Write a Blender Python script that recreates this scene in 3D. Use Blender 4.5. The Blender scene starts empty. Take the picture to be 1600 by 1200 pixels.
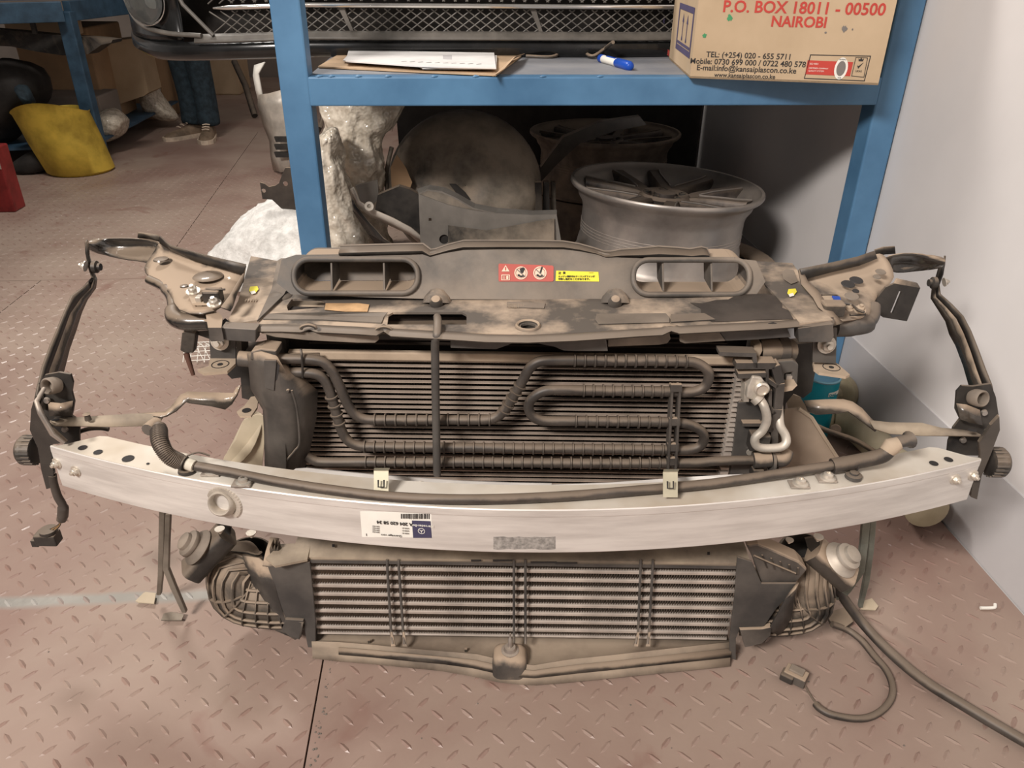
import bpy, math, random
from mathutils import Vector, Matrix
from mathutils.geometry import tessellate_polygon
random.seed(7)
V = Vector
S = bpy.context.scene
COL = S.collection
# ------------------------------------------------------------------ camera
F = 1202.0
def _cd(x, y): return V((x-800, -(y-600), -F)).normalized()
UP = -_cd(776, 2783)
DY = _cd(700, -61); DY = (DY - UP*DY.dot(UP)).normalized()
DX = DY.cross(UP)
R = Matrix((DX, DY, UP))                      # camera -> world
CAM = V((0, 0, 1.0))
cd = bpy.data.cameras.new('camera'); cam = bpy.data.objects.new('camera', cd); COL.objects.link(cam)
cd.sensor_width = 36; cd.lens = F/1600*36; cd.clip_start = .02; cd.clip_end = 60
cam.matrix_world = Matrix.Translation(CAM) @ R.to_4x4()
S.camera = cam
S.view_settings.view_transform = 'Standard'; S.view_settings.look = 'None'
S.view_settings.gamma = 1; S.view_settings.use_curve_mapping = False
S.view_settings.exposure = 0.0
# ------------------------------------------------------------------ light
w = bpy.data.worlds.new('hall_air'); S.world = w; w.use_nodes = True
w.node_tree.nodes['Background'].inputs[0].default_value = (1.0, .91, .85, 1)
w.node_tree.nodes['Background'].inputs[1].default_value = .22
def area(name, loc, target, sx, sy, power, col):
    l = bpy.data.lights.new(name, 'AREA'); l.shape = 'RECTANGLE'; l.size = sx; l.size_y = sy
    l.energy = power; l.color = col
    o = bpy.data.objects.new(name, l); COL.objects.link(o); o.location = loc
    o.rotation_euler = (V(target)-V(loc)).to_track_quat('-Z', 'Y').to_euler()
    return o
area('ceiling_lamp', (-1.85, -1.45, 3.0), (.25, 1.4, .3), 1.0, .45, 196, (1, .935, .88))
area('hall_lamp', (-1.3, 2.9, 2.9), (-.6, 1.6, 0), .6, .45, 56, (1, .94, .875))

# ------------------------------------------------------------------ pixel -> point on a chosen plane of the place
def ray(px, py): return R @ V((px-800, -(py-600), -F))
def P(px, py, X=None, Y=None, Z=None):
    r = ray(px, py)
    t = (Y-CAM.y)/r.y if Y is not None else ((Z-CAM.z)/r.z if Z is not None else (X-CAM.x)/r.x)
    return CAM + r*t
A0 = math.radians(-4.75)
EX = V((math.cos(A0), math.sin(A0), 0)); EY = V((-math.sin(A0), math.cos(A0), 0)); MO = V((.08, .93, 0))
def L(u, v, z): return MO + EX*u + EY*v + V((0, 0, z))       # front end frame -> world
def M(px, py, v=None, z=None, u=None):
    r = ray(px, py); c = CAM-MO
    if v is not None: t = (v-c.dot(EY))/r.dot(EY)
    elif z is not None: t = (z-1)/r.z
    else: t = (u-c.dot(EX))/r.dot(EX)
    return CAM + r*t
def MS(pts, v): return [M(x, y, v=v) for x, y in pts]
def MZ(pts, z): return [M(x, y, z=z) for x, y in pts]

# ------------------------------------------------------------------ materials
MAT = {}
def mat(name, c, rough=.6, metal=0, dust=0, var=.12, scale=14, c2=None, dustc=(.44, .33, .235), bump=0, spec=.4, trans=0, alpha=1, patch=.5, detail=5, coat=0, stretch=None, sharp=.14):
    m = bpy.data.materials.new(name); m.use_nodes = True; nt = m.node_tree; N = nt.nodes; K = nt.links
    b = N['Principled BSDF']
    b.inputs['Roughness'].default_value = rough; b.inputs['Metallic'].default_value = metal
    b.inputs['Specular IOR Level'].default_value = spec
    if coat: b.inputs['Coat Weight'].default_value = coat; b.inputs['Coat Roughness'].default_value = .12
    if trans: b.inputs['Transmission Weight'].default_value = trans
    if alpha < 1: b.inputs['Alpha'].default_value = alpha
    tc = N.new('ShaderNodeTexCoord')
    no = N.new('ShaderNodeTexNoise'); no.inputs['Scale'].default_value = scale; no.inputs['Detail'].default_value = detail
    no.inputs['Roughness'].default_value = .6
    if stretch:
        mp = N.new('ShaderNodeMapping'); mp.inputs['Scale'].default_value = stretch; K.new(tc.outputs['Object'], mp.inputs['Vector']); K.new(mp.outputs[0], no.inputs['Vector'])
    else: K.new(tc.outputs['Object'], no.inputs['Vector'])
    rp = N.new('ShaderNodeValToRGB'); e = rp.color_ramp.elements
    c2 = c2 or tuple(min(1, x*(1+var*2)) for x in c)
    e[0].position = .5-sharp; e[1].position = .5+sharp
    e[0].color = (*[x*(1-var) for x in c], 1); e[1].color = (*c2, 1)
    K.new(no.outputs[0], rp.inputs[0]); out = rp.outputs[0]
    if dust:
        g = N.new('ShaderNodeNewGeometry'); sp = N.new('ShaderNodeSeparateXYZ'); K.new(g.outputs['Normal'], sp.inputs[0])
        n2 = N.new('ShaderNodeTexNoise'); n2.inputs['Scale'].default_value = 10; n2.inputs['Detail'].default_value = 8; n2.inputs['Roughness'].default_value = .62; n2.inputs['Distortion'].default_value = .8
        K.new(tc.outputs['Object'], n2.inputs['Vector'])
        ma = N.new('ShaderNodeMath'); ma.operation = 'MULTIPLY_ADD'; K.new(sp.outputs[2], ma.inputs[0]); ma.inputs[1].default_value = .55
        K.new(n2.outputs[0], ma.inputs[2])
        mr = N.new('ShaderNodeMapRange'); mr.inputs['From Min'].default_value = .72-.3*patch; mr.inputs['From Max'].default_value = .95-.2*patch
        mr.inputs['To Max'].default_value = dust
        K.new(ma.outputs[0], mr.inputs[0])
        mx = N.new('ShaderNodeMix'); mx.data_type = 'RGBA'; K.new(mr.outputs[0], mx.inputs[0]); K.new(out, mx.inputs[6]); mx.inputs[7].default_value = (*dustc, 1)
        out = mx.outputs[2]
        m2 = N.new('ShaderNodeMapRange'); m2.inputs['To Min'].default_value = rough; m2.inputs['To Max'].default_value = .9
        K.new(mr.outputs[0], m2.inputs[0]); K.new(m2.outputs[0], b.inputs['Roughness'])
        if metal:
            m3 = N.new('ShaderNodeMapRange'); m3.inputs['To Min'].default_value = metal; m3.inputs['To Max'].default_value = 0
            K.new(mr.outputs[0], m3.inputs[0]); K.new(m3.outputs[0], b.inputs['Metallic'])
    K.new(out, b.inputs['Base Color'])
    if bump:
        bp = N.new('ShaderNodeBump'); bp.inputs['Strength'].default_value = bump; bp.inputs['Distance'].default_value = .01
        K.new(no.outputs[0], bp.inputs['Height']); K.new(bp.outputs[0], b.inputs['Normal'])
    MAT[name] = m
    return m
def flat(name, c, rough=.7): return mat(name, c, rough, var=.04)
PLAS = mat('dusty_plastic', (.055, .049, .044), .5, dust=.8, var=.3, scale=9, c2=(.12, .103, .088), patch=.35)
PLAD = mat('grey_plastic', (.06, .056, .053), .42, dust=.3, var=.25, scale=10, c2=(.10, .09, .08), patch=.3)
BLK = mat('black_plastic', (.022, .02, .019), .42, dust=.3, var=.3, c2=(.05, .044, .038), patch=.3)
BLKD = mat('black_dusty', (.022, .019, .017), .5, dust=.55, var=.3, c2=(.09, .075, .06), patch=.5)
GLOSS = mat('black_enamel', (.014, .013, .013), .14, dust=.45, var=.3, scale=7, c2=(.04, .035, .03), patch=.25, coat=.6)
ENAM = mat('dusty_enamel', (.03, .027, .025), .25, dust=.85, var=.3, scale=7, c2=(.08, .066, .053), patch=.35, coat=.3)
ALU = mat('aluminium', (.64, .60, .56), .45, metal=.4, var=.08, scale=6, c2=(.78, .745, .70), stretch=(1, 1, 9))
ALUD = mat('cast_aluminium', (.50, .46, .40), .45, metal=.5, dust=.3, var=.2)
CORE = mat('core_aluminium', (.44, .385, .335), .5, metal=.3, var=.15)
FIN = mat('fin_dark', (.07, .05, .038), .7, var=.3)
COND = mat('condenser_tube', (.33, .265, .215), .55, metal=.2, var=.2)
CFIN = mat('condenser_fin', (.022, .014, .010), .8, var=.3)
DUST = mat('dust_tan', (.40, .31, .225), .9, var=.15, scale=11, c2=(.48, .375, .275))
PIPE = mat('pipe_rubber', (.045, .038, .033), .45, dust=.3, var=.3, c2=(.075, .062, .052), patch=.35)
STEEL = mat('steel', (.36, .33, .30), .35, metal=.8, var=.2, dust=.4)
ZINC = mat('zinc_bolt', (.55, .50, .43), .38, metal=.6, var=.15)
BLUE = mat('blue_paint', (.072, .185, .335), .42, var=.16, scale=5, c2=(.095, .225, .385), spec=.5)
BLUET = mat('blue_deck', (.11, .19, .29), .55, var=.2, scale=6, c2=(.20, .25, .31), dust=.3, patch=.5)
CARD = mat('cardboard', (.50, .365, .23), .85, var=.07, scale=4, c2=(.56, .42, .275))
CARDD = mat('brown_card', (.36, .23, .13), .85, var=.1, scale=4)
PAPER = mat('paper', (.74, .72, .70), .8, var=.05)
KRAFT = mat('kraft_paper', (.50, .35, .22), .8, var=.08)
CREAM = mat('cream_plastic', (.47, .40, .28), .45, dust=.4, var=.15, scale=8, c2=(.56, .48, .35))
RIM = mat('wheel_alloy', (.34, .31, .285), .38, metal=.65, var=.18, scale=6, dust=.25)
RIMD = mat('wheel_face_dark', (.06, .05, .045), .35, metal=.3, var=.3, dust=.3)
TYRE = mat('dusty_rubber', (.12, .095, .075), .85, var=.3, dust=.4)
LINER = mat('wheel_arch_plastic', (.045, .04, .034), .55, var=.4, scale=5, c2=(.24, .20, .155), dust=.25, spec=.3, detail=8, sharp=.1)
GALV = mat('grey_sheet_metal', (.19, .175, .155), .5, metal=.3, var=.25, scale=5, c2=(.28, .255, .225))
WRAP = mat('stretch_film', (.60, .52, .41), .13, var=.18, scale=38, detail=2, c2=(.78, .70, .58), bump=1.0, spec=.7)
SACK = mat('white_cloth', (.72, .70, .66), .9, var=.12, scale=40, c2=(.86, .84, .80), bump=.6)
YEL = mat('yellow_plastic', (.50, .34, .04), .55, var=.25, scale=7, c2=(.72, .50, .07))
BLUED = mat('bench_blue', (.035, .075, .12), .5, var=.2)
RED = mat('red_tin', (.22, .02, .02), .4, var=.2)
CYAN = mat('turquoise_tin', (.005, .24, .31), .4, var=.1)
JEAN = mat('denim', (.016, .028, .037), .85, var=.3, scale=30)
SHOE = mat('shoe_leather', (.17, .12, .08), .7, var=.3)
SOLE = mat('shoe_sole', (.55, .45, .35), .7, var=.2)
GREYP = mat('silver_bumper_paint', (.42, .38, .33), .4, metal=.2, var=.15, dust=.3)
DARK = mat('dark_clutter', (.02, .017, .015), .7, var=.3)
CHROME = mat('chrome_trim', (.75, .72, .68), .15, metal=.9, var=.05)
BPAINT = mat('car_paint_black', (.010, .010, .010), .22, var=.3, coat=.3, spec=.35)
BGREY = mat('bumper_grey', (.10, .09, .078), .5, var=.2)
LENS = mat('lamp_glass', (.35, .36, .35), .05, trans=.9, var=.05, spec=.8)
WHITE = flat('print_white', (.80, .77, .70)); INK = flat('print_dark', (.03, .027, .026)); NAVY = flat('print_navy', (.055, .05, .10))
REDP = flat('print_red', (.50, .055, .04)); PINK = flat('sticker_red', (.45, .10, .08)); YELP = flat('sticker_yellow', (.80, .70, .06))
GREEN = flat('ink_green', (.06, .28, .12)); PURP = flat('box_purple', (.085, .07, .14)); BLUEP = flat('marker_blue', (.01, .07, .42), .35)
ORNG = mat('orange_label', (.52, .32, .16), .8, var=.2, scale=20); WIRE = mat('wire_tan', (.35, .2, .08), .6)
GREYI = flat('grey_ink', (.19, .17, .155)); MOSS = flat('olive', (.15, .13, .11))

# floor: red-brown painted tread plate with dust, wear and one brushed smear
def floor_mat(name, lug=False):
    m = bpy.data.materials.new(name); m.use_nodes = True; nt = m.node_tree; N = nt.nodes; K = nt.links; b = N['Principled BSDF']
    tc = N.new('ShaderNodeTexCoord')
    def noise(sc, det=5, dis=0):
        n = N.new('ShaderNodeTexNoise'); n.inputs['Scale'].default_value = sc; n.inputs['Detail'].default_value = det; n.inputs['Distortion'].default_value = dis
        K.new(tc.outputs['Object'], n.inputs['Vector']); return n.outputs[0]
    def rng(s, a, c, lo=0, hi=1):
        r = N.new('ShaderNodeMapRange'); r.inputs['From Min'].default_value = a; r.inputs['From Max'].default_value = c
        r.inputs['To Min'].default_value = lo; r.inputs['To Max'].default_value = hi; K.new(s, r.inputs[0]); return r.outputs[0]
    def mix(f, a, c):
        x = N.new('ShaderNodeMix'); x.data_type = 'RGBA'; K.new(f, x.inputs[0])
        for i, q in ((6, a), (7, c)):
            if isinstance(q, tuple): x.inputs[i].default_value = (*q, 1)
            else: K.new(q, x.inputs[i])
        return x.outputs[2]
    base = mix(rng(noise(3, 6, .4), .35, .65), (.25, .162, .132), (.33, .243, .197))
    base = mix(rng(noise(1.1, 4), .45, .62, 0, .55), base, (.375, .298, .24))
    base = mix(rng(noise(5, 5, 1.2), .62, .72, 0, .5), base, (.19, .085, .065))
    sx = N.new('ShaderNodeSeparateXYZ'); K.new(tc.outputs['Object'], sx.inputs[0])
    # brushed bare stripe around y = 1.06
    y = N.new('ShaderNodeMath'); y.operation = 'MULTIPLY_ADD'; K.new(noise(4, 3), y.inputs[0]); y.inputs[1].default_value = .05; K.new(sx.outputs[1], y.inputs[2])
    d = N.new('ShaderNodeMath'); d.operation = 'SUBTRACT'; K.new(y.outputs[0], d.inputs[0]); d.inputs[1].default_value = 1.085
    ab = N.new('ShaderNodeMath'); ab.operation = 'ABSOLUTE'; K.new(d.outputs[0], ab.inputs[0])
    st = rng(ab.outputs[0], .018, .006, 0, 1)
    lx = rng(sx.outputs[0], -.18, -.26); stm = N.new('ShaderNodeMath'); stm.operation = 'MULTIPLY'; K.new(st, stm.inputs[0]); K.new(lx, stm.inputs[1])
    base = mix(stm.outputs[0], base, (.36, .34, .31))
    if lug:
        base = mix(rng(noise(9, 3), .45, .62, .0, .5), base, (.22, .12, .095))
        b.inputs['Specular IOR Level'].default_value = .55
        K.new(rng(noise(2.2, 4), .4, .6, .3, .55), b.inputs['Roughness'])
    else:
        b.inputs['Specular IOR Level'].default_value = .35
        r1 = rng(noise(2.5, 5), .35, .65, .42, .68)
        K.new(r1, b.inputs['Roughness'])
    K.new(stm.outputs[0], b.inputs['Metallic']) if not lug else None
    K.new(base, b.inputs['Base Color'])
    bp = N.new('ShaderNodeBump'); bp.inputs['Strength'].default_value = .12; bp.inputs['Distance'].default_value = .004
    K.new(noise(45, 6), bp.inputs['Height']); K.new(bp.outputs[0], b.inputs['Normal'])
    return m
FLOOR = floor_mat('floor_tread_plate'); LUG = floor_mat('floor_tread_lug', True)
WALL = mat('wall_paint', (.72, .69, .675), .75, var=.03, scale=2.5, c2=(.75, .72, .705), bump=.05)
SKIRT = mat('wall_grey_paint', (.52, .50, .50), .7, var=.05, scale=3, c2=(.56, .54, .54))
BACKW = mat('far_wall', (.25, .21, .18), .8, var=.1, scale=2)

# ------------------------------------------------------------------ mesh helpers (world coordinates in, local meshes out)
W = {}                                                   # object name -> world matrix of its frame
def frame(o): return W.get(o.name, Matrix.Identity(4))
def props(o, label=None, cat=None, group=None, kind=None):
    if label: o['label'] = label
    if cat: o['category'] = cat
    if group: o['group'] = group
    if kind: o['kind'] = kind
    return o
def empty(name, loc, label, cat, group=None, rz=0):
    o = bpy.data.objects.new(name, None); COL.objects.link(o); o.location = loc; o.rotation_euler.z = rz; o.empty_display_size = .05
    W[o.name] = Matrix.Translation(V(loc)) @ Matrix.Rotation(rz, 4, 'Z')
    return props(o, label, cat, group)
class MB:
    def __init__(s): s.v = []; s.f = []
    def add(s, vs, fs):
        n = len(s.v); s.v += [V(q) for q in vs]; s.f += [tuple(i+n for i in f) for f in fs]; return s
    def box(s, c, d, ax=None):
        ax = ax or (V((1, 0, 0)), V((0, 1, 0)), V((0, 0, 1))); c = V(c)
        vs = [c+ax[0]*(i*d[0]/2)+ax[1]*(j*d[1]/2)+ax[2]*(k*d[2]/2) for i in (-1, 1) for j in (-1, 1) for k in (-1, 1)]
        return s.add(vs, [(0, 1, 3, 2), (4, 6, 7, 5), (0, 4, 5, 1), (2, 3, 7, 6), (0, 2, 6, 4), (1, 5, 7, 3)])
    def mbox(s, u, v, z, d): return s.box(L(u, v, z), d, (EX, EY, V((0, 0, 1))))       # box in the front end's frame
    def prism(s, pts, off, holes=()):                   # polygon (with holes) extruded by off
        pts = [V(p) for p in pts]; holes = [[V(p) for p in h] for h in holes]; off = V(off)
        loops = [pts]+holes
        n = V((0, 0, 0))
        for i in range(len(pts)): n += pts[i].cross(pts[(i+1) % len(pts)])
        n.normalize(); a = n.orthogonal().normalized(); b = n.cross(a)
        tri = tessellate_polygon([[V((p.dot(a), p.dot(b), 0)) for p in l] for l in loops])
        al = [p for l in loops for p in l]; k = len(al)
        fs = [tuple(t) for t in tri]+[tuple(i+k for i in reversed(t)) for t in tri]
        o = 0
        for l in loops:
            m = len(l); fs += [(o+i, o+(i+1) % m, o+(i+1) % m+k, o+i+k) for i in range(m)]; o += m
        return s.add(al+[p+off for p in al], fs)
    def loft(s, rings, cap=True, closed=True):
        m = len(rings[0]); vs = [p for r in rings for p in r]; fs = []
        for i in range(len(rings)-1):
            for j in range(m if closed else m-1):
                a = i*m+j; b = i*m+(j+1) % m; fs.append((a, b, b+m, a+m))
        if cap and closed: fs += [tuple(range(m))[::-1], tuple(range((len(rings)-1)*m, len(rings)*m))]
        return s.add(vs, fs)
    def tube(s, pts, r, n=10, cap=True):
        pts = [V(p) for p in pts]; rs = r if isinstance(r, (list, tuple)) else [r]*len(pts)
        if len(rs) != len(pts): rs = [rs[min(len(rs)-1, int(i*(len(rs)-1)/(len(pts)-1)+.5))] for i in range(len(pts))]
        rings = []; up = None
        for i, p in enumerate(pts):
            t = (pts[min(i+1, len(pts)-1)]-pts[max(i-1, 0)]).normalized()
            if up is None: up = t.orthogonal().normalized()
            up = (up-t*up.dot(t)).normalized(); b = t.cross(up)
            rings.append([p+(up*math.cos(a)+b*math.sin(a))*rs[i] for a in [2*math.pi*k/n for k in range(n)]])
        return s.loft(rings, cap)
    def lathe(s, c, ax, prof, n=24, cap=True):          # prof: (radius, distance along ax)
        ax = V(ax).normalized(); a = ax.orthogonal().normalized(); b = ax.cross(a); c = V(c)
        return s.loft([[c+ax*h+(a*math.cos(t)+b*math.sin(t))*max(r, 1e-5) for t in [2*math.pi*k/n for k in range(n)]] for r, h in prof], cap)
    def grid(s, rows): return s.loft(rows, False, False)
    def build(s, name, m, parent=None, smooth=False, origin=None, label=None, cat=None, group=None, kind=None, bevel=0, solid=0, sub=0, weld=False):
        if parent is not None: T = frame(parent)
        else: T = Matrix.Translation(V(origin)) if origin is not None else Matrix.Identity(4)
        Ti = T.inverted()
        me = bpy.data.meshes.new(name); me.from_pydata([Ti @ q for q in s.v], [], s.f); me.materials.append(m)
        import bmesh
        bm = bmesh.new(); bm.from_mesh(me)
        if weld: bmesh.ops.remove_doubles(bm, verts=bm.verts, dist=1e-5)
        if not solid: bmesh.ops.recalc_face_normals(bm, faces=bm.faces)
        bm.to_mesh(me); bm.free()
        if smooth:
            me.polygons.foreach_set('use_smooth', [True]*len(me.polygons))
            if smooth is True: me.set_sharp_from_angle(angle=math.radians(50))
        o = bpy.data.objects.new(name, me); COL.objects.link(o)
        if parent is not None: o.parent = parent; W[o.name] = T
        else: o.matrix_world = T; W[o.name] = T
        if sub:
            q = o.modifiers.new('s', 'SUBSURF'); q.levels = q.render_levels = sub
        if solid:
            q = o.modifiers.new('t', 'SOLIDIFY'); q.thickness = solid; q.offset = 0
        if bevel:
            q = o.modifiers.new('b', 'BEVEL'); q.width = bevel; q.segments = 2; q.limit_method = 'ANGLE'; q.angle_limit = math.radians(40)
        return props(o, label, cat, group, kind)
def cat_pts(pts, n=6):                                   # Catmull-Rom through points
    pts = [V(p) for p in pts]; q = [pts[0]*2-pts[1]]+pts+[pts[-1]*2-pts[-2]]; out = []
    for i in range(1, len(q)-2):
        a, b, c, d = q[i-1:i+3]
        for k in range(n):
            t = k/n; out.append(.5*((2*b)+(c-a)*t+(2*a-5*b+4*c-d)*t*t+(3*b-a-3*c+d)*t**3))
    return out+[pts[-1]]
def circ(c, r, a, b, n=16): return [c+a*(r*math.cos(2*math.pi*k/n))+b*(r*math.sin(2*math.pi*k/n)) for k in range(n)]
def rrect(c, wd, ht, a, b, r, n=4):                      # rounded rectangle
    out = []
    for sx, sy, a0 in ((1, 1, 0), (-1, 1, 90), (-1, -1, 180), (1, -1, 270)):
        for k in range(n+1):
            t = math.radians(a0+90*k/n); out.append(c+a*(sx*(wd/2-r)+r*math.cos(t))+b*(sy*(ht/2-r)+r*math.sin(t)))
    return out
def text(s, size, loc, xd, yd, m, parent, name='lettering', align='LEFT', bold=0, thick=.0002, shear=0):
    c = bpy.data.curves.new('t', 'FONT'); c.body = s; c.size = size; c.extrude = thick; c.align_x = align; c.offset = bold*size; c.shear = shear; c.resolution_u = 3
    o = bpy.data.objects.new('t', c); COL.objects.link(o)
    me = bpy.data.meshes.new_from_object(o); bpy.data.objects.remove(o); bpy.data.curves.remove(c)
    xd = V(xd).normalized(); yd = V(yd).normalized(); zd = xd.cross(yd).normalized()
    T = Matrix((( xd.x, yd.x, zd.x, loc[0]), (xd.y, yd.y, zd.y, loc[1]), (xd.z, yd.z, zd.z, loc[2]), (0, 0, 0, 1)))
    me.transform(frame(parent).inverted() @ T); me.materials.clear(); me.materials.append(m)
    q = bpy.data.objects.new(name, me); COL.objects.link(q); q.parent = parent; W[q.name] = frame(parent)
    return q
def bolt(c, ax, r, parent, m=None, name='bolt'):
    b = MB(); ax = V(ax).normalized()
    b.lathe(c, ax, [(r*1.5, 0), (r*1.5, r*.3), (r*1.1, r*.35)], 16)
    b.lathe(V(c)+ax*r*.3, ax, [(r, 0), (r, r*.8), (r*.8, r*.95)], 6)
    b.lathe(V(c)+ax*r*.9, ax, [(r*.45, 0), (r*.45, r*.9)], 8)
    return b.build(name, m or ZINC, parent, smooth=True)

# ================================================================== SETTING
WX = .985
fl = MB().box((-2, 3.2, -.03), (7.6, 10.4, .04)).build('floor', DARK, kind='structure')
xs = [-5.0, -3.55, -2.33, -1.095, .128]
def plate(x0, x1, y0, y1, skew=0):
    g = .0014
    return MB().prism([V((x0+g, y0+g, -.008)), V((x1-g, y0+g, -.008)), V((x1-g+skew, y1-g, -.008)), V((x0+g+skew, y1-g, -.008))], (0, 0, .008)).build('floor_plate', FLOOR, fl)
for x0, x1 in ((-5.1, -3.895), (-3.895, -2.675), (-2.675, -1.455), (-1.455, -.233), (-.233, .98)): plate(x0, x1, -1.8, 2.655)
for x0, x1 in ((-4.73, -3.51), (-3.51, -2.29), (-2.29, -1.07), (-1.07, .15)): plate(x0, x1, 2.655, 5.31, -.2)
MB().prism([V((.1522, 2.6572, -.008)), V((.98, 2.6572, -.008)), V((.98, 5.3078, -.008)), V((-.0478, 5.3078, -.008))], (0, 0, .008)).build('floor_plate', FLOOR, fl)
for x0, x1 in ((-5.1, -3.3), (-3.3, -1.9), (-1.9, -.4), (-.4, .98)): plate(x0, x1, 5.31, 8.0)
lug = MB(); rnd = random.Random(3)
ax_, ay_ = .0445, .0465
def add_lug(x, y, ang, ln, wd, h):
    c, s = math.cos(ang), math.sin(ang)
    q = [(-.5, 0, 0), (-.22, .5, 0), (.22, .5, 0), (.5, 0, 0), (.22, -.5, 0), (-.22, -.5, 0), (-.3, 0, 1), (.3, 0, 1)]
    vs = [V((x+c*a*ln-s*b*wd, y+s*a*ln+c*b*wd, z*h)) for a, b, z in q]
    lug.add(vs, [(0, 1, 6), (1, 2, 7, 6), (2, 3, 7), (3, 4, 7), (4, 5, 6, 7), (5, 0, 6)])
for j in range(-6, 75):
    yy = .922+j*ay_
    if yy > 4.3: break
    for i in range(-70, 32):
        xx = -.358+i*ax_
        if xx < -.75*yy-.55 or xx > .96: continue
        if yy > 2.9 and rnd.random() < .0: continue
        for (dx, dy, a) in ((0, 0, -.80), (ax_/2, ay_/2, .80)):
            x, y = xx+dx, yy+dy
            if min(abs(x+.233), abs(y-2.655)) < .012 or x > .955: continue
            add_lug(x, y, a, .0275+rnd.uniform(-.002, .002), .0072, .0017*rnd.uniform(.6, 1.15))
lug.build('tread_lugs', LUG, fl, kind='stuff')
# thin weld line debris along the long seam
d = MB()
for k in range(160):
    y = rnd.uniform(.55, 1.4); x = -.226+abs(rnd.gauss(0, .006)); r = rnd.uniform(.0008, .0022)
    d.lathe((x, y, 0), (0, 0, 1), [(r, 0), (r*.7, r*.6), (0, r*.8)], 5)
for k in range(170):
    x = rnd.uniform(-.9, .95); y = rnd.uniform(.6, 2.6); r = rnd.uniform(.0007, .0018)
    d.lathe((x, y, 0), (0, 0, 1), [(r, 0), (r*.7, r*.6), (0, r*.8)], 5)
d.build('floor_grit', MOSS, fl, kind='stuff')
MB().box((WX+.06, 3.2, 1.5), (.12, 10.4, 3.1)).build('wall_right', WALL, kind='structure')
MB().box((WX-.001, 3.2, .0915), (.004, 10.4, .183)).build('trim_1', SKIRT, kind='structure')
MB().box((-2, 8.1, 1.5), (7.6, .12, 3.1)).build('wall_back', BACKW, kind='structure')

# ================================================================== STEEL RACK
SY = 1.70
rack = empty('steel_rack', (.32, 1.98, 0), 'blue painted steel shelf rack standing over the wheels against the white wall', 'shelf rack')
zb0, zb1 = .731, .788
for x, y in ((-.32, SY+.03), (.9505, SY+.03), (-.32, 3.0)):
    MB().box((x, y, .9), (.06, .06, 1.8)).build('post', BLUE, rack, bevel=.004)
MB().box((.3155, SY+.02, (zb0+zb1)/2), (1.215, .04, zb1-zb0)).build('front_beam', BLUE, rack, bevel=.003)
MB().box((.3155, 3.01, (zb0+zb1)/2), (1.215, .04, zb1-zb0)).build('back_beam', BLUE, rack, bevel=.003)
MB().box((.3155, 2.405, .7855), (1.215, 1.33, .006)).build('deck', BLUET, rack)  # deck extended far back so it blocks the hall lamp underneath
b = MB()
for x in (-.27, -.245, -.19, -.13, -.035, .05, .19, .31): b.lathe((x, SY+.002, .789), (1, 0, .1), [(.001, -.006), (.0035, 0), (.001, .008)], 7)
b.build('weld_bead', BLUE, rack, smooth=True, kind='stuff')
MB().box((.3155, SY+.02, 1.74), (1.215, .04, .057)).build('front_beam', BLUE, rack)

# cardboard box on the deck
c0 = P(1078, 122, Z=.789); c1 = P(1372, 133, Z=.789); xd = (c1-c0); BW = xd.length; xd.normalize(); FN = V((-xd.y, xd.x, 0)); yd = (P(1041, 88, Z=.789)-c0).normalized(); SN = V((yd.y, -yd.x, 0)); BH = .30; BD = .36
bc = c0+xd*BW/2+yd*BD/2
box = empty('cardboard_box', (bc.x, bc.y, .789), 'brown cardboard paint carton with red and black print on right end of blue rack', 'box')
z = V((0, 0, 1)); t = .004
def pt(a, h, o=0): return c0+xd*a+z*h-FN*o
MB().prism([pt(0, 0), pt(BW, 0), pt(BW, BH), pt(0, BH)], yd*t).build('front_panel', CARD, box)
MB().prism([c0+yd*t, c0+yd*BD, c0+yd*BD+z*BH, c0+yd*t+z*BH], xd*t).build('side_panel', CARD, box)
MB().prism([c0+xd*BW+yd*t, c0+xd*BW+yd*BD, c0+xd*BW+yd*BD+z*BH, c0+xd*BW+yd*t+z*BH], -xd*t).build('side_panel', CARD, box)
MB().prism([c0+yd*(BD-t)+xd*t, c0+xd*(BW-t)+yd*(BD-t), c0+xd*(BW-t)+yd*(BD-t)+z*BH, c0+yd*(BD-t)+xd*t+z*BH], yd*t).build('back_panel', CARD, box)
MB().prism([c0, c0+xd*BW, c0+xd*BW+yd*BD, c0+yd*BD], z*.004).build('bottom_flap', CARD, box)
MB().prism([c0+z*(BH), c0+xd*BW+z*(BH), c0+xd*BW+yd*BD/2+z*(BH), c0+yd*BD/2+z*BH], z*.004).build('top_flap', CARD, box)
MB().prism([c0+yd*(BD/2+.003)+z*BH, c0+xd*BW+yd*(BD/2+.003)+z*BH, c0+xd*BW+yd*BD+z*BH, c0+yd*BD+z*BH], z*.004).build('top_flap', CARD, box)
# find box-face coordinates of a pixel on the front / side face
def onface(px, py, o, ux, n):
    r = ray(px, py); t_ = (o-CAM).dot(n)/r.dot(n); p = CAM+r*t_; return (p-o).dot(ux), p.z-o.z
def ftext(s, px, py, py2, m, align='CENTER', px2=None, bold=0):
    a, h = onface(px, py2, c0, xd, FN); a2, h2 = onface(px, py, c0, xd, FN)
    size = (h2-h)/.72
    q = text(s, size, pt(a, h, .0006), xd, z, m, box, align=align, bold=bold)
    return q
ftext('P.O. BOX 18011 - 00500', 1253, 2, 21, REDP, bold=.02)
ftext('NAIROBI', 1247, 25, 42, REDP, bold=.025)
ftext('TEL: (+254) 020 - 655 5711', 1169, 82, 91, INK, bold=.012)
ftext('Mobile: 0730 699 000 / 0722 480 578', 1167, 93, 102, INK, bold=.012)
ftext('E-mail:info@kansaiplascon.co.ke', 1165, 103, 112, INK, bold=.012)
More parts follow.
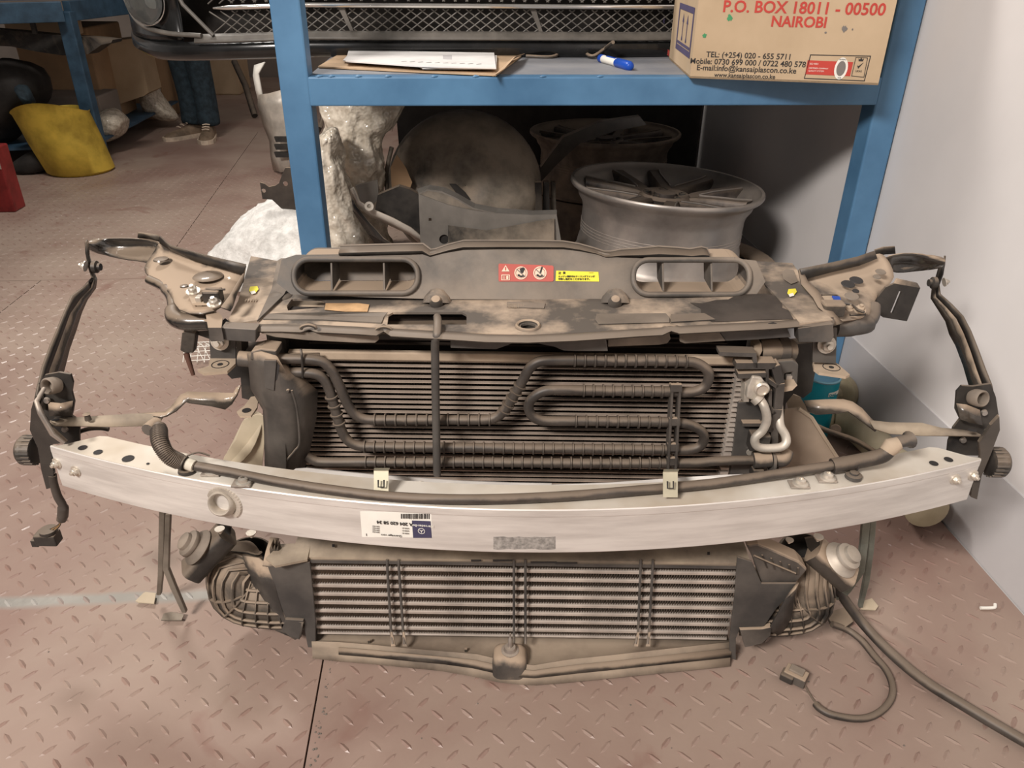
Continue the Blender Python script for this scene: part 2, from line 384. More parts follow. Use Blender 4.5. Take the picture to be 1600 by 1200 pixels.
ftext('www.kansaiplascon.co.ke', 1163, 114.5, 121.5, INK, bold=.012)
def fq(pxs, m, o=.0005, name='print'):
    pp = [pt(*onface(x, y, c0, xd, FN), o) for x, y in pxs]
    return MB().prism(pp, -FN*.0002).build(name, m, box)
def fframe(pxs, k, m, o=.0005):
    q = [onface(x, y, c0, xd, FN) for x, y in pxs]; cx = sum(a for a, _ in q)/4; cy = sum(a for _, a in q)/4
    inn = [(a-(k if a > cx else -k), h-(k if h > cy else -k)) for a, h in q]
    MB().prism([pt(a, h, o) for a, h in q], -FN*.0002, [[pt(a, h, o) for a, h in inn]]).build('print', m, box)
fframe([(1266, 85), (1361, 87), (1351, 127), (1256, 123)], .0016, INK)
fq([(1262, 94), (1333, 97), (1328, 119), (1258, 116)], REDP)
fframe([(1337, 89), (1356, 90), (1350, 121), (1330, 119)], .001, INK, .0008)
a, h = onface(1314, 107, c0, xd, FN)
MB().prism([pt(a+.0125*math.cos(t_), h+.0205*math.sin(t_), .0008) for t_ in [k*math.pi/12 for k in range(24)]], -FN*.0002).build('print', WHITE, box)
MB().prism([pt(a+.0085*math.cos(t_), h+.014*math.sin(t_), .0011) for t_ in [k*math.pi/12 for k in range(24)]], -FN*.0002).build('print', GREYI, box)
text('BUREAU', .0035, pt(a, h+.0155, .0012), xd, z, INK, box, align='CENTER'); text('1828', .0035, pt(a, h-.0185, .0012), xd, z, INK, box, align='CENTER')
a2, h2 = onface(1343, 104, c0, xd, FN)
MB().prism([pt(a2-.005, h2+.002, .0008), pt(a2-.002, h2-.004, .0008), pt(a2+.006, h2+.008, .0008), pt(a2-.0018, h2+.001, .0008)], -FN*.0002).build('print', INK, box)
MB().prism([pt(a2-.004, h2+.010, .0008), pt(a2+.004, h2+.010, .0008), pt(a2+.005, h2+.015, .0008), pt(a2+.002, h2+.013, .0008), pt(a2, h2+.017, .0008), pt(a2-.002, h2+.013, .0008), pt(a2-.005, h2+.015, .0008)], -FN*.0002).build('print', INK, box)
text('UKAS', .005, pt(a2, h2-.010, .0008), xd, z, INK, box, align='CENTER')
a3, h3 = onface(1265, 99, c0, xd, FN)
text('ISO 9001', .0045, pt(a3, h3-.002, .0009), xd, z, WHITE, box); text('CERTIFIED COMPANY', .0038, pt(a3, h3-.010, .0009), xd, z, WHITE, box); text('QUALITY SYSTEM', .0038, pt(a3, h3-.015, .0009), xd, z, WHITE, box)
for cx, cy, m, n, s_ in ((1140, 28, GREEN, 7, 5), (1101, 56, GREEN, 6, 4), (1320, 45, GREYI, 7, 5), (1290, 51, GREYI, 3, 2), (1332, 46, GREYI, 3, 1.5)):
    a, h = onface(cx, cy, c0, xd, FN)
    k2 = 14; pp = [pt(a+(s_*.0012)*rnd.uniform(.5, 1.1)*math.cos(2*math.pi*q/k2), h+(s_*.0014)*rnd.uniform(.5, 1.1)*math.sin(2*math.pi*q/k2), .0005) for q in range(k2)]
    MB().prism(pp, -FN*.0002).build('ink_smudge', m, box)
# arrows panel on the left side face
def spt(a, h): return c0+yd*a+z*h-SN*.0006
def sq(x, y): return onface(x, y, c0, yd, SN)
def sprism(pts, m, holes=(), name='print'): MB().prism([spt(a, h) for a, h in pts], -SN*.0002, [[spt(a, h) for a, h in hh] for hh in holes]).build(name, m, box)
qa = [sq(1060, 6), sq(1088, 9), sq(1077, 87), sq(1058, 81)]
cy = sum(a for _, a in qa)/4; a0_, a1_ = (qa[0][0]+qa[3][0])/2, (qa[1][0]+qa[2][0])/2
lo, hi = (qa[2][1]+qa[3][1])/2, (qa[0][1]+qa[1][1])/2
inn = [(a0_-.014, hi-.012), (a1_+.014, hi-.012), (a1_+.014, lo+.012), (a0_-.014, lo+.012)]
sprism([(a0_, hi), (a1_, hi), (a1_, lo), (a0_, lo)], PURP, [inn])
wa = abs(a0_-a1_)
for f in (.36, .64):
    ca = a1_+wa*f*(1 if a0_ > a1_ else -1); k = .004
    sprism([(ca-k*.8, lo+.034), (ca-k*.8, hi-.034), (ca-k*3, hi-.036), (ca, hi-.018), (ca+k*3, hi-.036), (ca+k*.8, hi-.034), (ca+k*.8, lo+.034), (ca+k*2, lo+.028), (ca+k*2, lo+.022), (ca, lo+.027), (ca-k*2, lo+.022), (ca-k*2, lo+.028)], PURP)
sprism([(a0_-.02, lo+.020), (a1_+.02, lo+.020), (a1_+.02, lo+.014), (a0_-.02, lo+.014)], PURP)
for s_, x, y, sz, m in (('Product', 1034, 34, .022, PURP), ('Batch', 1041, 63, .016, PURP), ('5011', 1043, 86, .02, REDP)):
    a, h = sq(x, y); text(s_, sz, spt(a, h)-SN*.0003, -yd, z, m, box)

# envelope, papers, marker, cable on the deck
env = empty('paper_envelope', (-.05, 1.95, .789), 'torn brown kraft envelope lying flat on blue rack deck', 'envelope')
e = [P(x, y, Z=.790) for x, y in ((497, 106), (640, 113), (775, 119), (800, 100), (818, 86), (790, 84), (700, 86), (540, 80))]
MB().prism(e, (0, 0, .003)).build('envelope_body', KRAFT, env)
fe = [P(770, 120, Z=.793), P(795, 96, Z=.793), P(820, 84, Z=.80), P(806, 88, Z=.812), P(788, 108, Z=.803)]
MB().prism(fe, (0, 0, .001)).build('torn_flap', KRAFT, env)
for k, (pp, nm) in enumerate((([(540, 97), (655, 105), (775, 108), (772, 84), (545, 80)], 'white printed paper sheet topmost on the brown envelope'), ([(536, 96), (650, 102), (660, 108), (776, 109), (776, 88), (548, 82)], 'white paper sheet beneath the topmost sheet on the brown envelope'))):
    zz = .801-.004*k; q = [P(x, y, Z=zz) for x, y in pp]
    o = MB().prism(q, (0, 0, .0025)).build('paper_sheet', PAPER, origin=(-.05, 1.95, zz), label=nm, cat='paper', group='papers on the envelope')
    if k == 0:
        for i in range(10):
            p0 = P(628+i*13, 96.5+i*.45, Z=.8037); p1 = P(636+i*13, 96+i*.45, Z=.8037); n_ = (p1-p0).cross(z).normalized()*.006
            MB().prism([p0, p1, p1-n_, p0-n_*.6], (0, 0, .0001)).build('print', GREYI, o)
        q = [P(x, y, Z=.8037) for x, y in ((692, 86), (706, 86), (706, 93), (692, 92))]; MB().prism(q, (0, 0, .0001)).build('print', MAT['wall_grey_paint'], o)
mk0, mk1 = P(938, 91, Z=.797), P(986, 104, Z=.797)
mk = empty('marker_pen', tuple((mk0+mk1)/2-V((0, 0, .009))), 'blue and white marker pen lying beside the cardboard box', 'marker')
dm = (mk1-mk0)
MB().lathe(mk0, dm, [(.007, 0), (.009, .004), (.009, dm.length*.6)], 16).build('barrel', WHITE, mk, smooth=True)
MB().lathe(mk0+dm*.56, dm, [(.0093, 0), (.0093, .004), (.0108, .006), (.0108, dm.length*.38), (.009, dm.length*.42), (.006, dm.length*.44), (0, dm.length*.44)], 16).build('cap', BLUEP, mk, smooth=True)
MB().lathe(mk0-dm.normalized()*.001, dm, [(.0075, 0), (.0095, .003), (.0095, .018), (.0092, .02)], 16).build('end_cap', BLUEP, mk, smooth=True)
MB().box(mk0+dm*.36+V((0, -.004, .0070)), (.05, .006, .005), (dm.normalized(), dm.normalized().cross(z), z)).build('print', BLUEP, mk)
cb = [P(x, y, Z=zz) for x, y, zz in ((822, 88, .792), (862, 89, .792), (880, 80, .80), (905, 77, .803), (925, 88, .795), (945, 76, .81), (958, 66, .83))]
MB().tube(cat_pts(cb), .0045, 8).build('cable', BLKD, origin=tuple(cb[0]), smooth=True, label='short dark twisted cable lying behind the marker pen', cat='cable')

# black car bumper lying across the rack
bp_ = empty('car_bumper', (-.1, 2.2, .79), 'black painted car front bumper with mesh grille lying across the blue rack', 'car bumper')
def by(x):                                               # plan curve of the bumper face
    q = max(0, -x-.35); q2 = max(0, x-.35)
    return 2.06+.55*q*q+.75*max(0, q-.32)**2*6+.5*q2*q2
def bz(x): return -.018*max(0, min(1, (-x-.35)/.4))
def band(z0, z1, o0, o1, x0, x1, m, name, par, n=40, solid=.004, **k):
    rows = []
    for i in range(n+1):
        x = x0+(x1-x0)*i/n
        rows.append([V((x, by(x)+o0+(o1-o0)*t_, z0+(z1-z0)*t_+bz(x))) for t_ in (0, .33, .66, 1)])
    return MB().grid(rows).build(name, m, par, smooth=True, solid=solid, **k)
XL, XR = -.965, .93
b = MB(); rows = []
for i in range(61):
    x = XL+(XR-XL)*i/60; r_ = []
    e_ = max(0, (-x-.72)/.21)
    for o_, zz in ((.10, .788), (.03, .787), (.004, .792), (-.004, .802), (-.004, .818), (.006, .829)):
        r_.append(V((x+(.02*e_ if zz < .8 else 0), by(x)+o_, zz+bz(x))))
    rows.append(r_)
b.grid(rows).build('lower_lip', BPAINT, bp_, smooth=True, solid=.004)
band(.829, .846, -.012, .004, -.62, XR, BGREY, 'grille_sill', bp_)
band(.955, 1.10, .0, .03, XL, XR, BPAINT, 'upper_skin', bp_)
rows = []                                               # left corner skin
for i in range(21):
    x = XL-.02+(.33)*i/20; r_ = []
    for t_ in range(9):
        zz = .829+(.955-.829)*t_/8; r_.append(V((x, by(x)+.012+.05*math.sin(t_/8*math.pi)*max(0, (x+.72)/.2 if x > -.72 else 0), zz+bz(x))))
    rows.append(r_)
MB().grid(rows).build('corner_skin', BPAINT, bp_, smooth=True, solid=.004)
# grille: diamond mesh bars (one part), chrome strip, uprights
GX0 = -.60
for z0, z1 in ((.846, .895), (.912, .955)):
    b = MB(); st = .028; hgt = z1-z0; k_ = 1.15
    x = GX0-.06
    while x < XR:
        for sgn in (1, -1):
            xa, xb = (x, x+hgt*k_*1.25) if sgn > 0 else (x+hgt*k_*1.25, x)
            if min(xa, xb) > GX0+ (0 if z0 > .9 else .02) and max(xa, xb) < XR:
                b.tube([V((xa, by(xa)+.012, z0+bz(xa))), V(((xa+xb)/2, by((xa+xb)/2)+.012, (z0+z1)/2+bz(xa))), V((xb, by(xb)+.012, z1+bz(xb)))], .0016, 5)
        x += st
    b.build('grille_mesh', BGREY, bp_, smooth=True, kind='stuff')
b = MB(); pts = [V((x, by(x)-.004, .903+bz(x))) for x in [GX0+.04+i*(XR-GX0-.04)/40 for i in range(41)]]
b.tube(pts, [.002]+[.0055]*39+[.002], 8).build('chrome_strip', CHROME, bp_, smooth=True)
for x in (-.42+.18, .22, .62):
    MB().prism([V((x, by(x)+.004, .846)), V((x+.008, by(x)+.004, .846)), V((x-.012, by(x)+.004, .9)), V((x-.026, by(x)+.004, .9))], (0, .02, 0)).build('grille_upright', BGREY, bp_)
band(.80, 1.08, .14, .14, -.70, XR-.1, DARK, 'inner_backing', bp_, n=10)
# fog lamp
fo = V((-.735, by(-.735)-.004, .905)); fa = V((-.35, -1, .05)).normalized()
f = MB().lathe(fo+fa*.01, -fa, [(.055, 0), (.050, .006), (.046, .02), (.030, .045), (.012, .05)], 28, cap=False).build('fog_lamp', CHROME, bp_, smooth=True, solid=.002)
MB().lathe(fo+fa*.012, fa, [(.050, 0), (.048, .010), (.03, .018), (0, .021)], 28).build('lens', LENS, f, smooth=True)
MB().lathe(fo-fa*.02, fa, [(.014, 0), (.014, .012), (0, .02)], 14).build('bulb', WHITE, f, smooth=True)
b = MB(); b.tube(cat_pts([V((x, by(x)-.006, zz)) for x, zz in ((-.90, .955), (-.86, .90), (-.79, .852), (-.70, .837), (-.60, .833))]), .006, 8)
b.build('trim_strip', BGREY, bp_, smooth=True)
b = MB(); b.tube([V((-.57, by(-.57)-.005, .834)), V((-.635, by(-.635)-.004, .90)), V((-.66, by(-.66), .955))], .005, 8).build('trim_strip', BGREY, bp_, smooth=True)

# ================================================================== UNDER THE RACK
def wheel(loc, rad, wd, tilt, label, group=None, m=RIM, face=RIMD, spokes=5, rot=0, name='alloy_wheel'):
    """alloy wheel lying flat, face up; loc = centre of its underside"""
    o = empty(name, loc, label, 'wheel', group)
    B = V(loc); ax = (Matrix.Rotation(tilt[0], 3, 'X') @ Matrix.Rotation(tilt[1], 3, 'Y')) @ V((0, 0, 1))
    r = rad
    prof = [(r*.93, 0), (r*.94, .004), (r*.94, .012), (r*.90, .022), (r*.875, .035), (r*.86, .06), (r*.845, .075), (r*.845, wd*.66), (r*.865, wd*.74), (r*.90, wd*.80), (r*.915, wd*.86), (r*.94, wd*.89), (r*.985, wd*.93), (r, wd*.955), (r, wd*.985), (r*.99, wd), (r*.965, wd*.995), (r*.95, wd*.955), (r*.91, wd*.93), (r*.865, wd*.90), (r*.82, wd*.80), (r*.80, wd*.5), (r*.80, .03), (r*.86, .0)]
    MB().lathe(B, ax, prof, 64, cap=False).build('rim_barrel', m, o, smooth=True)
    for k in range(4): MB().lathe(B+ax*(.085+.008*k), ax, [(r*.843, 0), (r*.850, .002), (r*.843, .004)], 48, cap=False).build('barrel_groove', m, o, smooth=True)
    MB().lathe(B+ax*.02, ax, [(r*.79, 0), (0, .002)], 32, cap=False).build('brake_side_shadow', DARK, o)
    a = ax.orthogonal().normalized(); b_ = ax.cross(a)
    hb = B+ax*(wd*.90)
    MB().lathe(hb-ax*.07, ax, [(r*.13, 0), (r*.24, .01), (r*.27, .055), (r*.24, .064), (r*.17, .058), (r*.15, .05), (r*.12, .05), (r*.115, .066), (0, .068)], 32).build('hub', face, o, smooth=True)
    for k in range(spokes):
        for sg in (-1, 1):
            t0 = rot+2*math.pi*k/spokes
            rings = []
            for rr, off, hh, ww, dp in ((.16, .035, -.020, .040, .05), (.30, .036, -.010, .040, .05), (.50, .042, -.004, .036, .04), (.70, .050, .0, .036, .03), (.835, .058, .004, .042, .02)):
                dd = a*math.cos(t0)+b_*math.sin(t0); pp = ax.cross(dd)
                c_ = hb+dd*rr*r+pp*sg*off+ax*hh
                rings.append([c_-pp*ww*.5-ax*.004, c_-pp*ww*.36+ax*.003, c_+pp*ww*.36+ax*.003, c_+pp*ww*.5-ax*.004, c_+pp*ww*.45-ax*dp, c_-pp*ww*.45-ax*dp])
            q = MB().loft(rings).build('spoke', face, o, smooth=True)
            edge = [rr_[2 if sg > 0 else 1]+ax*.0015 for rr_ in rings[1:]]
            MB().tube(edge, .0022, 6).build('machined_edge', m, q, smooth=True)
    for k in range(5):
        t0 = 2*math.pi*(k+.5)/5; d0 = a*math.cos(t0)+b_*math.sin(t0)
        MB().lathe(hb+d0*r*.20-ax*.012, ax, [(.011, 0), (.011, .006), (.007, .006), (.007, .001), (0, .001)], 14).build('bolt_seat', BLK, o, smooth=True)
    return o
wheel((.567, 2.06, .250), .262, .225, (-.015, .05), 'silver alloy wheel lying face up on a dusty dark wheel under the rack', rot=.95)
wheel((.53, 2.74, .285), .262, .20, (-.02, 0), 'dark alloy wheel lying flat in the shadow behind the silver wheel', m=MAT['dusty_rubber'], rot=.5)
def tyre(loc, r, wd, label, m=TYRE):
    o = empty('dusty_wheel', loc, label, 'wheel')
    MB().lathe(loc, (0, 0, 1), [(r*.72, 0), (r*.9, .0), (r, .04), (r, wd-.04), (r*.92, wd), (r*.75, wd), (r*.72, wd-.01), (r*.72, .01)], 56, cap=False).build('tyre', m, o, smooth=True)
    MB().lathe(loc, (0, 0, 1), [(r*.73, wd-.012), (r*.69, wd-.004), (r*.67, wd-.02), (r*.66, .02), (r*.3, .03), (.04, .05), (0, .05)], 48, cap=False).build('rim', ENAM, o, smooth=True)
    return o
tyre((.63, 2.08, 0), .315, .245, 'brown dusty tyred wheel lying flat beneath the silver alloy wheel')
tyre((.55, 2.78, 0), .30, .28, 'dark tyred wheel under the shadowed alloy wheel at the back')
# round wheel arch liner
def ell(c, a, b, n): return [c+a*math.cos(2*math.pi*k/n)+b*math.sin(2*math.pi*k/n) for k in range(n)]
lc = V((.03, 2.14, .0)); lin = empty('wheel_arch_liner', (.03, 2.15, 0), 'big round dusty black plastic wheel arch liner standing under the rack', 'arch liner')
cc = P(727, 292, Y=2.12); rings = []; a_ = V((1, 0, 0)); b2 = V((0, .30, .954)); nn = a_.cross(b2)
for rr, hh in ((.212, -.10), (.216, -.05), (.206, -.005), (.18, .03), (.13, .05), (.07, .058), (.001, .06)):
    rings.append([q+nn*hh for q in ell(cc, a_*rr, b2*rr*.97, 44)])
o = MB().loft(rings, cap=False).build('liner_shell', LINER, lin, smooth='all', solid=.003)
MB().lathe(cc-nn*.02, nn, [(.001, 0), (.2, .001)], 40, cap=False).build('liner_back', DARK, lin)
# slot and ribs on the liner
sl = [P(x, y, Y=2.055) for x, y in ((702, 287), (712, 287), (726, 299), (738, 314), (742, 326), (734, 322), (722, 314), (712, 300))]
MB().prism(sl, (0, -.004, 0)).build('liner_slot', DARK, lin)
for k in ((590, 170, 640, 250, 632, 330, 640, 400),):
    p = [P(x, y, Y=2.14) for x, y in ((612, 230), (604, 270), (606, 310), (615, 345))]; MB().tube(cat_pts(p), .006, 8).build('liner_edge', LINER, lin, smooth=True)
MB().prism([P(x, y, Y=2.045) for x, y in ((620, 242), (634, 262), (644, 285), (640, 296), (612, 292), (610, 262))], (0, .004, 0)).build('cardboard_tab', CARDD, lin)
# grey sheet metal panel in front of it
shp = empty('sheet_metal_panel', tuple(P(760, 385, Y=1.86)*1.0), 'bare grey sheet metal body panel with round holes under the rack', 'metal panel')
def PY(pts, y): return [P(a, b, Y=y) for a, b in pts]
pc = P(694, 374, Y=1.84); q4 = P(672, 343, Y=1.84)
MB().prism(PY([(654, 303), (700, 320), (735, 328), (775, 334), (830, 336), (870, 337), (877, 378), (872, 575), (664, 575)], 1.84), (0, .003, 0),
           [circ(pc, .012, V((1, 0, 0)), V((0, 0, 1)), 20)[::-1], [q4+V((a, 0, b)) for a, b in ((-.0035, -.0035), (-.0035, .0035), (.0035, .0035), (.0035, -.0035))]]).build('panel_face', GALV, shp)
MB().grid([PY([(654, 303), (668, 297), (690, 300), (712, 310), (740, 326), (775, 334), (830, 337), (870, 336)], 1.84), PY([(652, 296), (672, 290), (695, 294), (716, 304), (742, 319), (778, 326), (832, 330), (870, 329)], 1.87)]).build('folded_edge', GALV, shp, solid=.004)
MB().grid([PY([(700, 352), (760, 360), (866, 341)], 1.835), PY([(700, 400), (760, 400), (866, 400)], 1.825)]).build('lower_flange', MAT['wheel_arch_plastic'], shp, solid=.002)
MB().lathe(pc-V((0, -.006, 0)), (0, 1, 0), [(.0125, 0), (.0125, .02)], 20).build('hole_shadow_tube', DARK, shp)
# black curved inner piece and plastic duct between wrap and panel
dk = empty('inner_fender', tuple(P(620, 400, Y=1.95)), 'black inner fender piece with a pale curved flange, left of the sheet metal panel', 'fender')
MB().prism(PY([(590, 305), (624, 291), (640, 296), (655, 304), (656, 375), (626, 360), (585, 335)], 1.90), (0, .02, 0)).build('fender_skin', BLK, dk)
MB().grid([PY([(548, 295), (556, 320), (580, 338), (610, 352), (640, 366), (662, 385)], 1.88), PY([(552, 292), (562, 315), (584, 328), (614, 341), (642, 356), (662, 372)], 1.86)]).build('fender_flange', GREYP, dk, smooth=True, solid=.004)
MB().grid([PY([(548, 295), (552, 330), (575, 365), (600, 400)], 1.88), PY([(556, 320), (575, 345), (600, 372), (640, 400)], 1.87)]).build('fender_rim', ENAM, dk, smooth=True, solid=.004)
MB().lathe(P(577, 322, Y=1.85), (0, -1, .2), [(.011, 0), (.011, .004), (.005, .004), (.005, 0)], 16).build('washer', ZINC, dk, smooth=True)
MB().prism(PY([(555, 290), (590, 282), (592, 310), (585, 318), (563, 316)], 1.93), (0, .01, 0)).build('fender_tab', GALV, dk)
# stretch film wrapped bundle
def blob(rings_px, y, depth, m, name, label, cat, amp=.006, n=28, k=3.0, sub=1):
    """wrapped stack: rings given as (px centre, px half width, py); bulges in depth"""
    rg = []; rr_ = random.Random(len(name)+int(y*100))
    base = None
    for i, (cx, hw, py) in enumerate(rings_px):
        c_ = P(cx, py, Y=y); e_ = P(cx+hw, py, Y=y); w_ = (e_-c_).length
        rg.append([c_+V((w_*math.cos(t_)*(1+rr_.uniform(-1, 1)*amp/w_*1.2), depth*math.sin(t_)*(1+rr_.uniform(-1, 1)*amp/depth), rr_.uniform(-1, 1)*amp*.7)) for t_ in [2*math.pi*q/n+.12*i for q in range(n)]])
        base = c_
    o = MB().loft(rg).build(name, m, origin=tuple(base), smooth='all', sub=2, label=label, cat=cat)
    for sz, st_ in ((.05, .022), (.018, .006)):
        tx_ = bpy.data.textures.new('folds', 'VORONOI'); tx_.noise_scale = sz
        q = o.modifiers.new('folds', 'DISPLACE'); q.texture = tx_; q.strength = st_; q.mid_level = .4
    return o
wr = []
for cx, hw, py in ((578, 80, 100), (572, 72, 130), (566, 66, 165), (562, 58, 185), (556, 46, 205), (550, 45, 222), (546, 52, 240), (545, 56, 262), (546, 50, 285), (550, 42, 305), (556, 40, 330), (562, 42, 355), (568, 46, 385), (572, 50, 420), (574, 52, 470)): wr.append((cx, hw, py))
blob(wr, 2.13, .06, WRAP, 'film_wrapped_bundle', 'tall bundle wrapped in crumpled clear stretch film beside the left blue post', 'wrapped bundle', amp=.009, n=36)
wr = [(520, 4, 205), (508, 22, 222), (506, 30, 250), (512, 34, 290), (520, 34, 320), (532, 36, 350), (540, 36, 390), (545, 38, 450)]
blob(wr, 1.97, .05, WRAP, 'film_wrapped_roll', 'small loose roll of stretch film bulging right behind the left blue post', 'wrapped bundle', amp=.009, n=28)
# dark trim and strips, plus an added backdrop, at the back of the rack
MB().prism(PY([(840, 290), (872, 255), (905, 225), (960, 205), (1010, 195), (1000, 182), (940, 190), (880, 215), (845, 262)], 2.35), (0, .03, 0)).build('plastic_trim_panel', MAT['dusty_enamel'], origin=tuple(P(840, 290, Y=2.35)), label='dark curved plastic trim strip leaning between arch liner and wheels', cat='trim panel')
MB().prism([V((x, 3.10, zz)) for x, zz in ((-.2, 0), (.978, 0), (.978, .72), (.5, .72), (-.05, .72), (-.22, .71))], (0, .04, 0)).build('dark_backdrop', DARK, origin=(.3, 3.10, 0), label='added black backdrop keeping the space behind the wheels under the rack dark', cat='board')  # added backdrop: keeps the gap dark and stops lamp light from behind
for k, (x0, x1) in enumerate(((836, 846), (850, 858), (862, 868))):
    MB().prism(PY([(x0, 285), (x1, 285), (x1+2, 400), (x0-2, 400)], 2.1+.03*k), (0, .02, 0)).build('plastic_strip', [ENAM, BLK, LINER][k], origin=tuple(P(x0, 400, Y=2.1)), label=['leftmost dusty upright strip right of the arch liner', 'middle black upright strip right of the arch liner', 'rightmost upright strip beside the silver wheel'][k], cat='strip', group='dark strips right of the arch liner')
# white cloth sack
rr_ = random.Random(5); rings = []
for cx, cy, rx, ry, zz in ((-.62, 2.72, .27, .24, .002), (-.61, 2.72, .30, .26, .03), (-.57, 2.72, .28, .25, .09), (-.54, 2.72, .25, .22, .16), (-.50, 2.72, .22, .18, .22), (-.47, 2.72, .17, .13, .26), (-.45, 2.72, .08, .07, .285), (-.44, 2.72, .01, .01, .29)):
    rings.append([V((cx+rx*math.cos(t_)*(1+rr_.uniform(-.07, .07)), cy+ry*math.sin(t_)*(1+rr_.uniform(-.07, .07)), max(.002, zz+rr_.uniform(-.012, .012)*(rx > .1)))) for t_ in [2*math.pi*k/30 for k in range(30)]])
sko = MB().loft(rings).build('white_cloth_sack', SACK, origin=(-.55, 2.72, 0), smooth='all', sub=2, label='crumpled white woven cloth sack on floor around the left blue post', cat='sack')
def crinkle(o, size, strength):
    tx_ = bpy.data.textures.new('folds', 'VORONOI'); tx_.noise_scale = size; tx_.distance_metric = 'DISTANCE'; tx_.weight_1 = 1
    q = o.modifiers.new('folds', 'DISPLACE'); q.texture = tx_; q.strength = strength; q.mid_level = .4
crinkle(sko, .11, .05); crinkle(sko, .03, .012)
# net bag peeping out beneath the left arm
nb = MB(); pts = [P(x, y, Z=.02) for x, y in ((300, 560), (330, 545), (370, 545), (395, 560), (400, 590), (370, 590), (330, 588))]
for i in range(9):
    for s_ in (0, 1):
        p0 = P(296+i*11, 534, Z=.05); p1 = P(296+i*11+(24 if s_ else -10), 566, Z=.02); nb.tube([p0, (p0+p1)/2+V((0, 0, .02)), p1], .0012, 5)
for i in range(5): nb.tube([P(290, 536+i*7, Z=.05), P(340, 533+i*7, Z=.065), P(390, 538+i*7, Z=.04)], .0012, 5)
nb.build('net_bag', WHITE, origin=tuple(P(340, 550, Z=0)), kind='stuff', label='white plastic netting lying under the left arm of the front end', cat='netting')

# ================================================================== LEFT BACKGROUND
# silver bumper corner standing behind the left post
sb = empty('bumper_corner', tuple(P(425, 265, Z=0)), 'silver grey bumper corner piece standing upright left of the blue post', 'bumper piece')
Yb = P(420, 268, Z=0).y
MB().grid([PY([(404, 148), (404, 165), (412, 195), (422, 220), (424, 245), (428, 266)], Yb-.0), PY([(420, 146), (420, 165), (428, 195), (438, 220), (436, 245), (440, 269)], Yb-.10), PY([(442, 140), (442, 165), (448, 195), (452, 220), (452, 245), (452, 266)], Yb-.12), PY([(480, 140), (480, 165), (480, 195), (480, 220), (480, 245), (480, 266)], Yb-.05)]).build('corner_skin', GREYP, sb, smooth=True, solid=.01)
MB().grid([PY([(398, 102), (396, 118), (400, 140), (405, 160)], Yb), PY([(414, 97), (404, 115), (408, 138), (410, 148)], Yb-.02)]).build('upper_flange', WHITE, sb, smooth=True, solid=.01)
for k in range(3): MB().prism(PY([(428, 214+k*12), (452, 214+k*12), (452, 222+k*12), (431, 222+k*12)], Yb-.17), (0, .02, 0)).build('vent_slot', DARK, sb)
br = MB().prism(PY([(406, 285), (413, 287), (420, 292), (430, 290), (436, 286), (441, 272), (446, 262), (470, 262), (500, 300), (500, 330), (440, 326), (425, 312), (410, 311)], 2.60), (0, .006, 0),
   [circ(P(412, 298, Y=2.60), .007, V((1, 0, 0)), V((0, 0, 1)), 12)[::-1], circ(P(446, 287, Y=2.60), .008, V((1, 0, 0)), V((0, 0, 1)), 12)[::-1]]).build('black_bracket', ENAM, origin=tuple(P(440, 326, Y=2.60)), label='black stamped steel bracket on the white sack left of the blue post', cat='bracket')
# dark strut on the floor behind the bumper
p0 = P(398, 181, Z=.02); p1 = P(366, 96, Y=p0.y+.4)
MB().tube([p0, (p0+p1)/2+V((.01, 0, .02)), p1], .022, 8).build('gas_strut', BLK, origin=tuple(p0), smooth=True, label='thin black pole leaning behind the left blue post', cat='pole')
MB().tube(cat_pts([P(487, 217, Z=.05), P(497, 205, Y=4.2), P(503, 190, Y=4.25), P(506, 165, Y=4.3)]), .012, 7).build('black_hose', BLK, origin=tuple(P(487, 217, Z=0)), smooth=True, label='thin black hose right behind the wrapped bundle', cat='hose')
# person: legs only are in view, cut by the bumper above
YP = 5.15
per = empty('person', tuple(P(305, 212, Z=0)), 'standing person in dark blue jeans and tan lace shoes beyond the rack, mostly hidden', 'person')
def leg(cx, shoe_px, dirv, yo):
    hips = V((cx, YP+yo, .92))
    pts = [(V((-1.56, YP+.05, .98)), .15), (V((cx, YP+yo+.02, .86)), .105), (V((cx, YP+yo, .66)), .092), (V((cx-.005, YP+yo-.02, .49)), .075), (V((cx, YP+yo+.01, .32)), .068), (V((cx+.005, YP+yo, .17)), .064), (V((cx+.005, YP+yo-.005, .095)), .070), (V((cx+.005, YP+yo-.01, .075)), .066)]
    rings = []
    for i, (c_, r_) in enumerate(pts[1:]): rings.append([c_+V((math.cos(t_)*r_*(1+.04*math.sin(3*t_+i*2)), math.sin(t_)*r_*1.05, .006*math.sin(2*t_+i))) for t_ in [2*math.pi*k/20 for k in range(20)]])
    MB().loft(rings).build('trouser_leg', JEAN, per, smooth='all', sub=1)
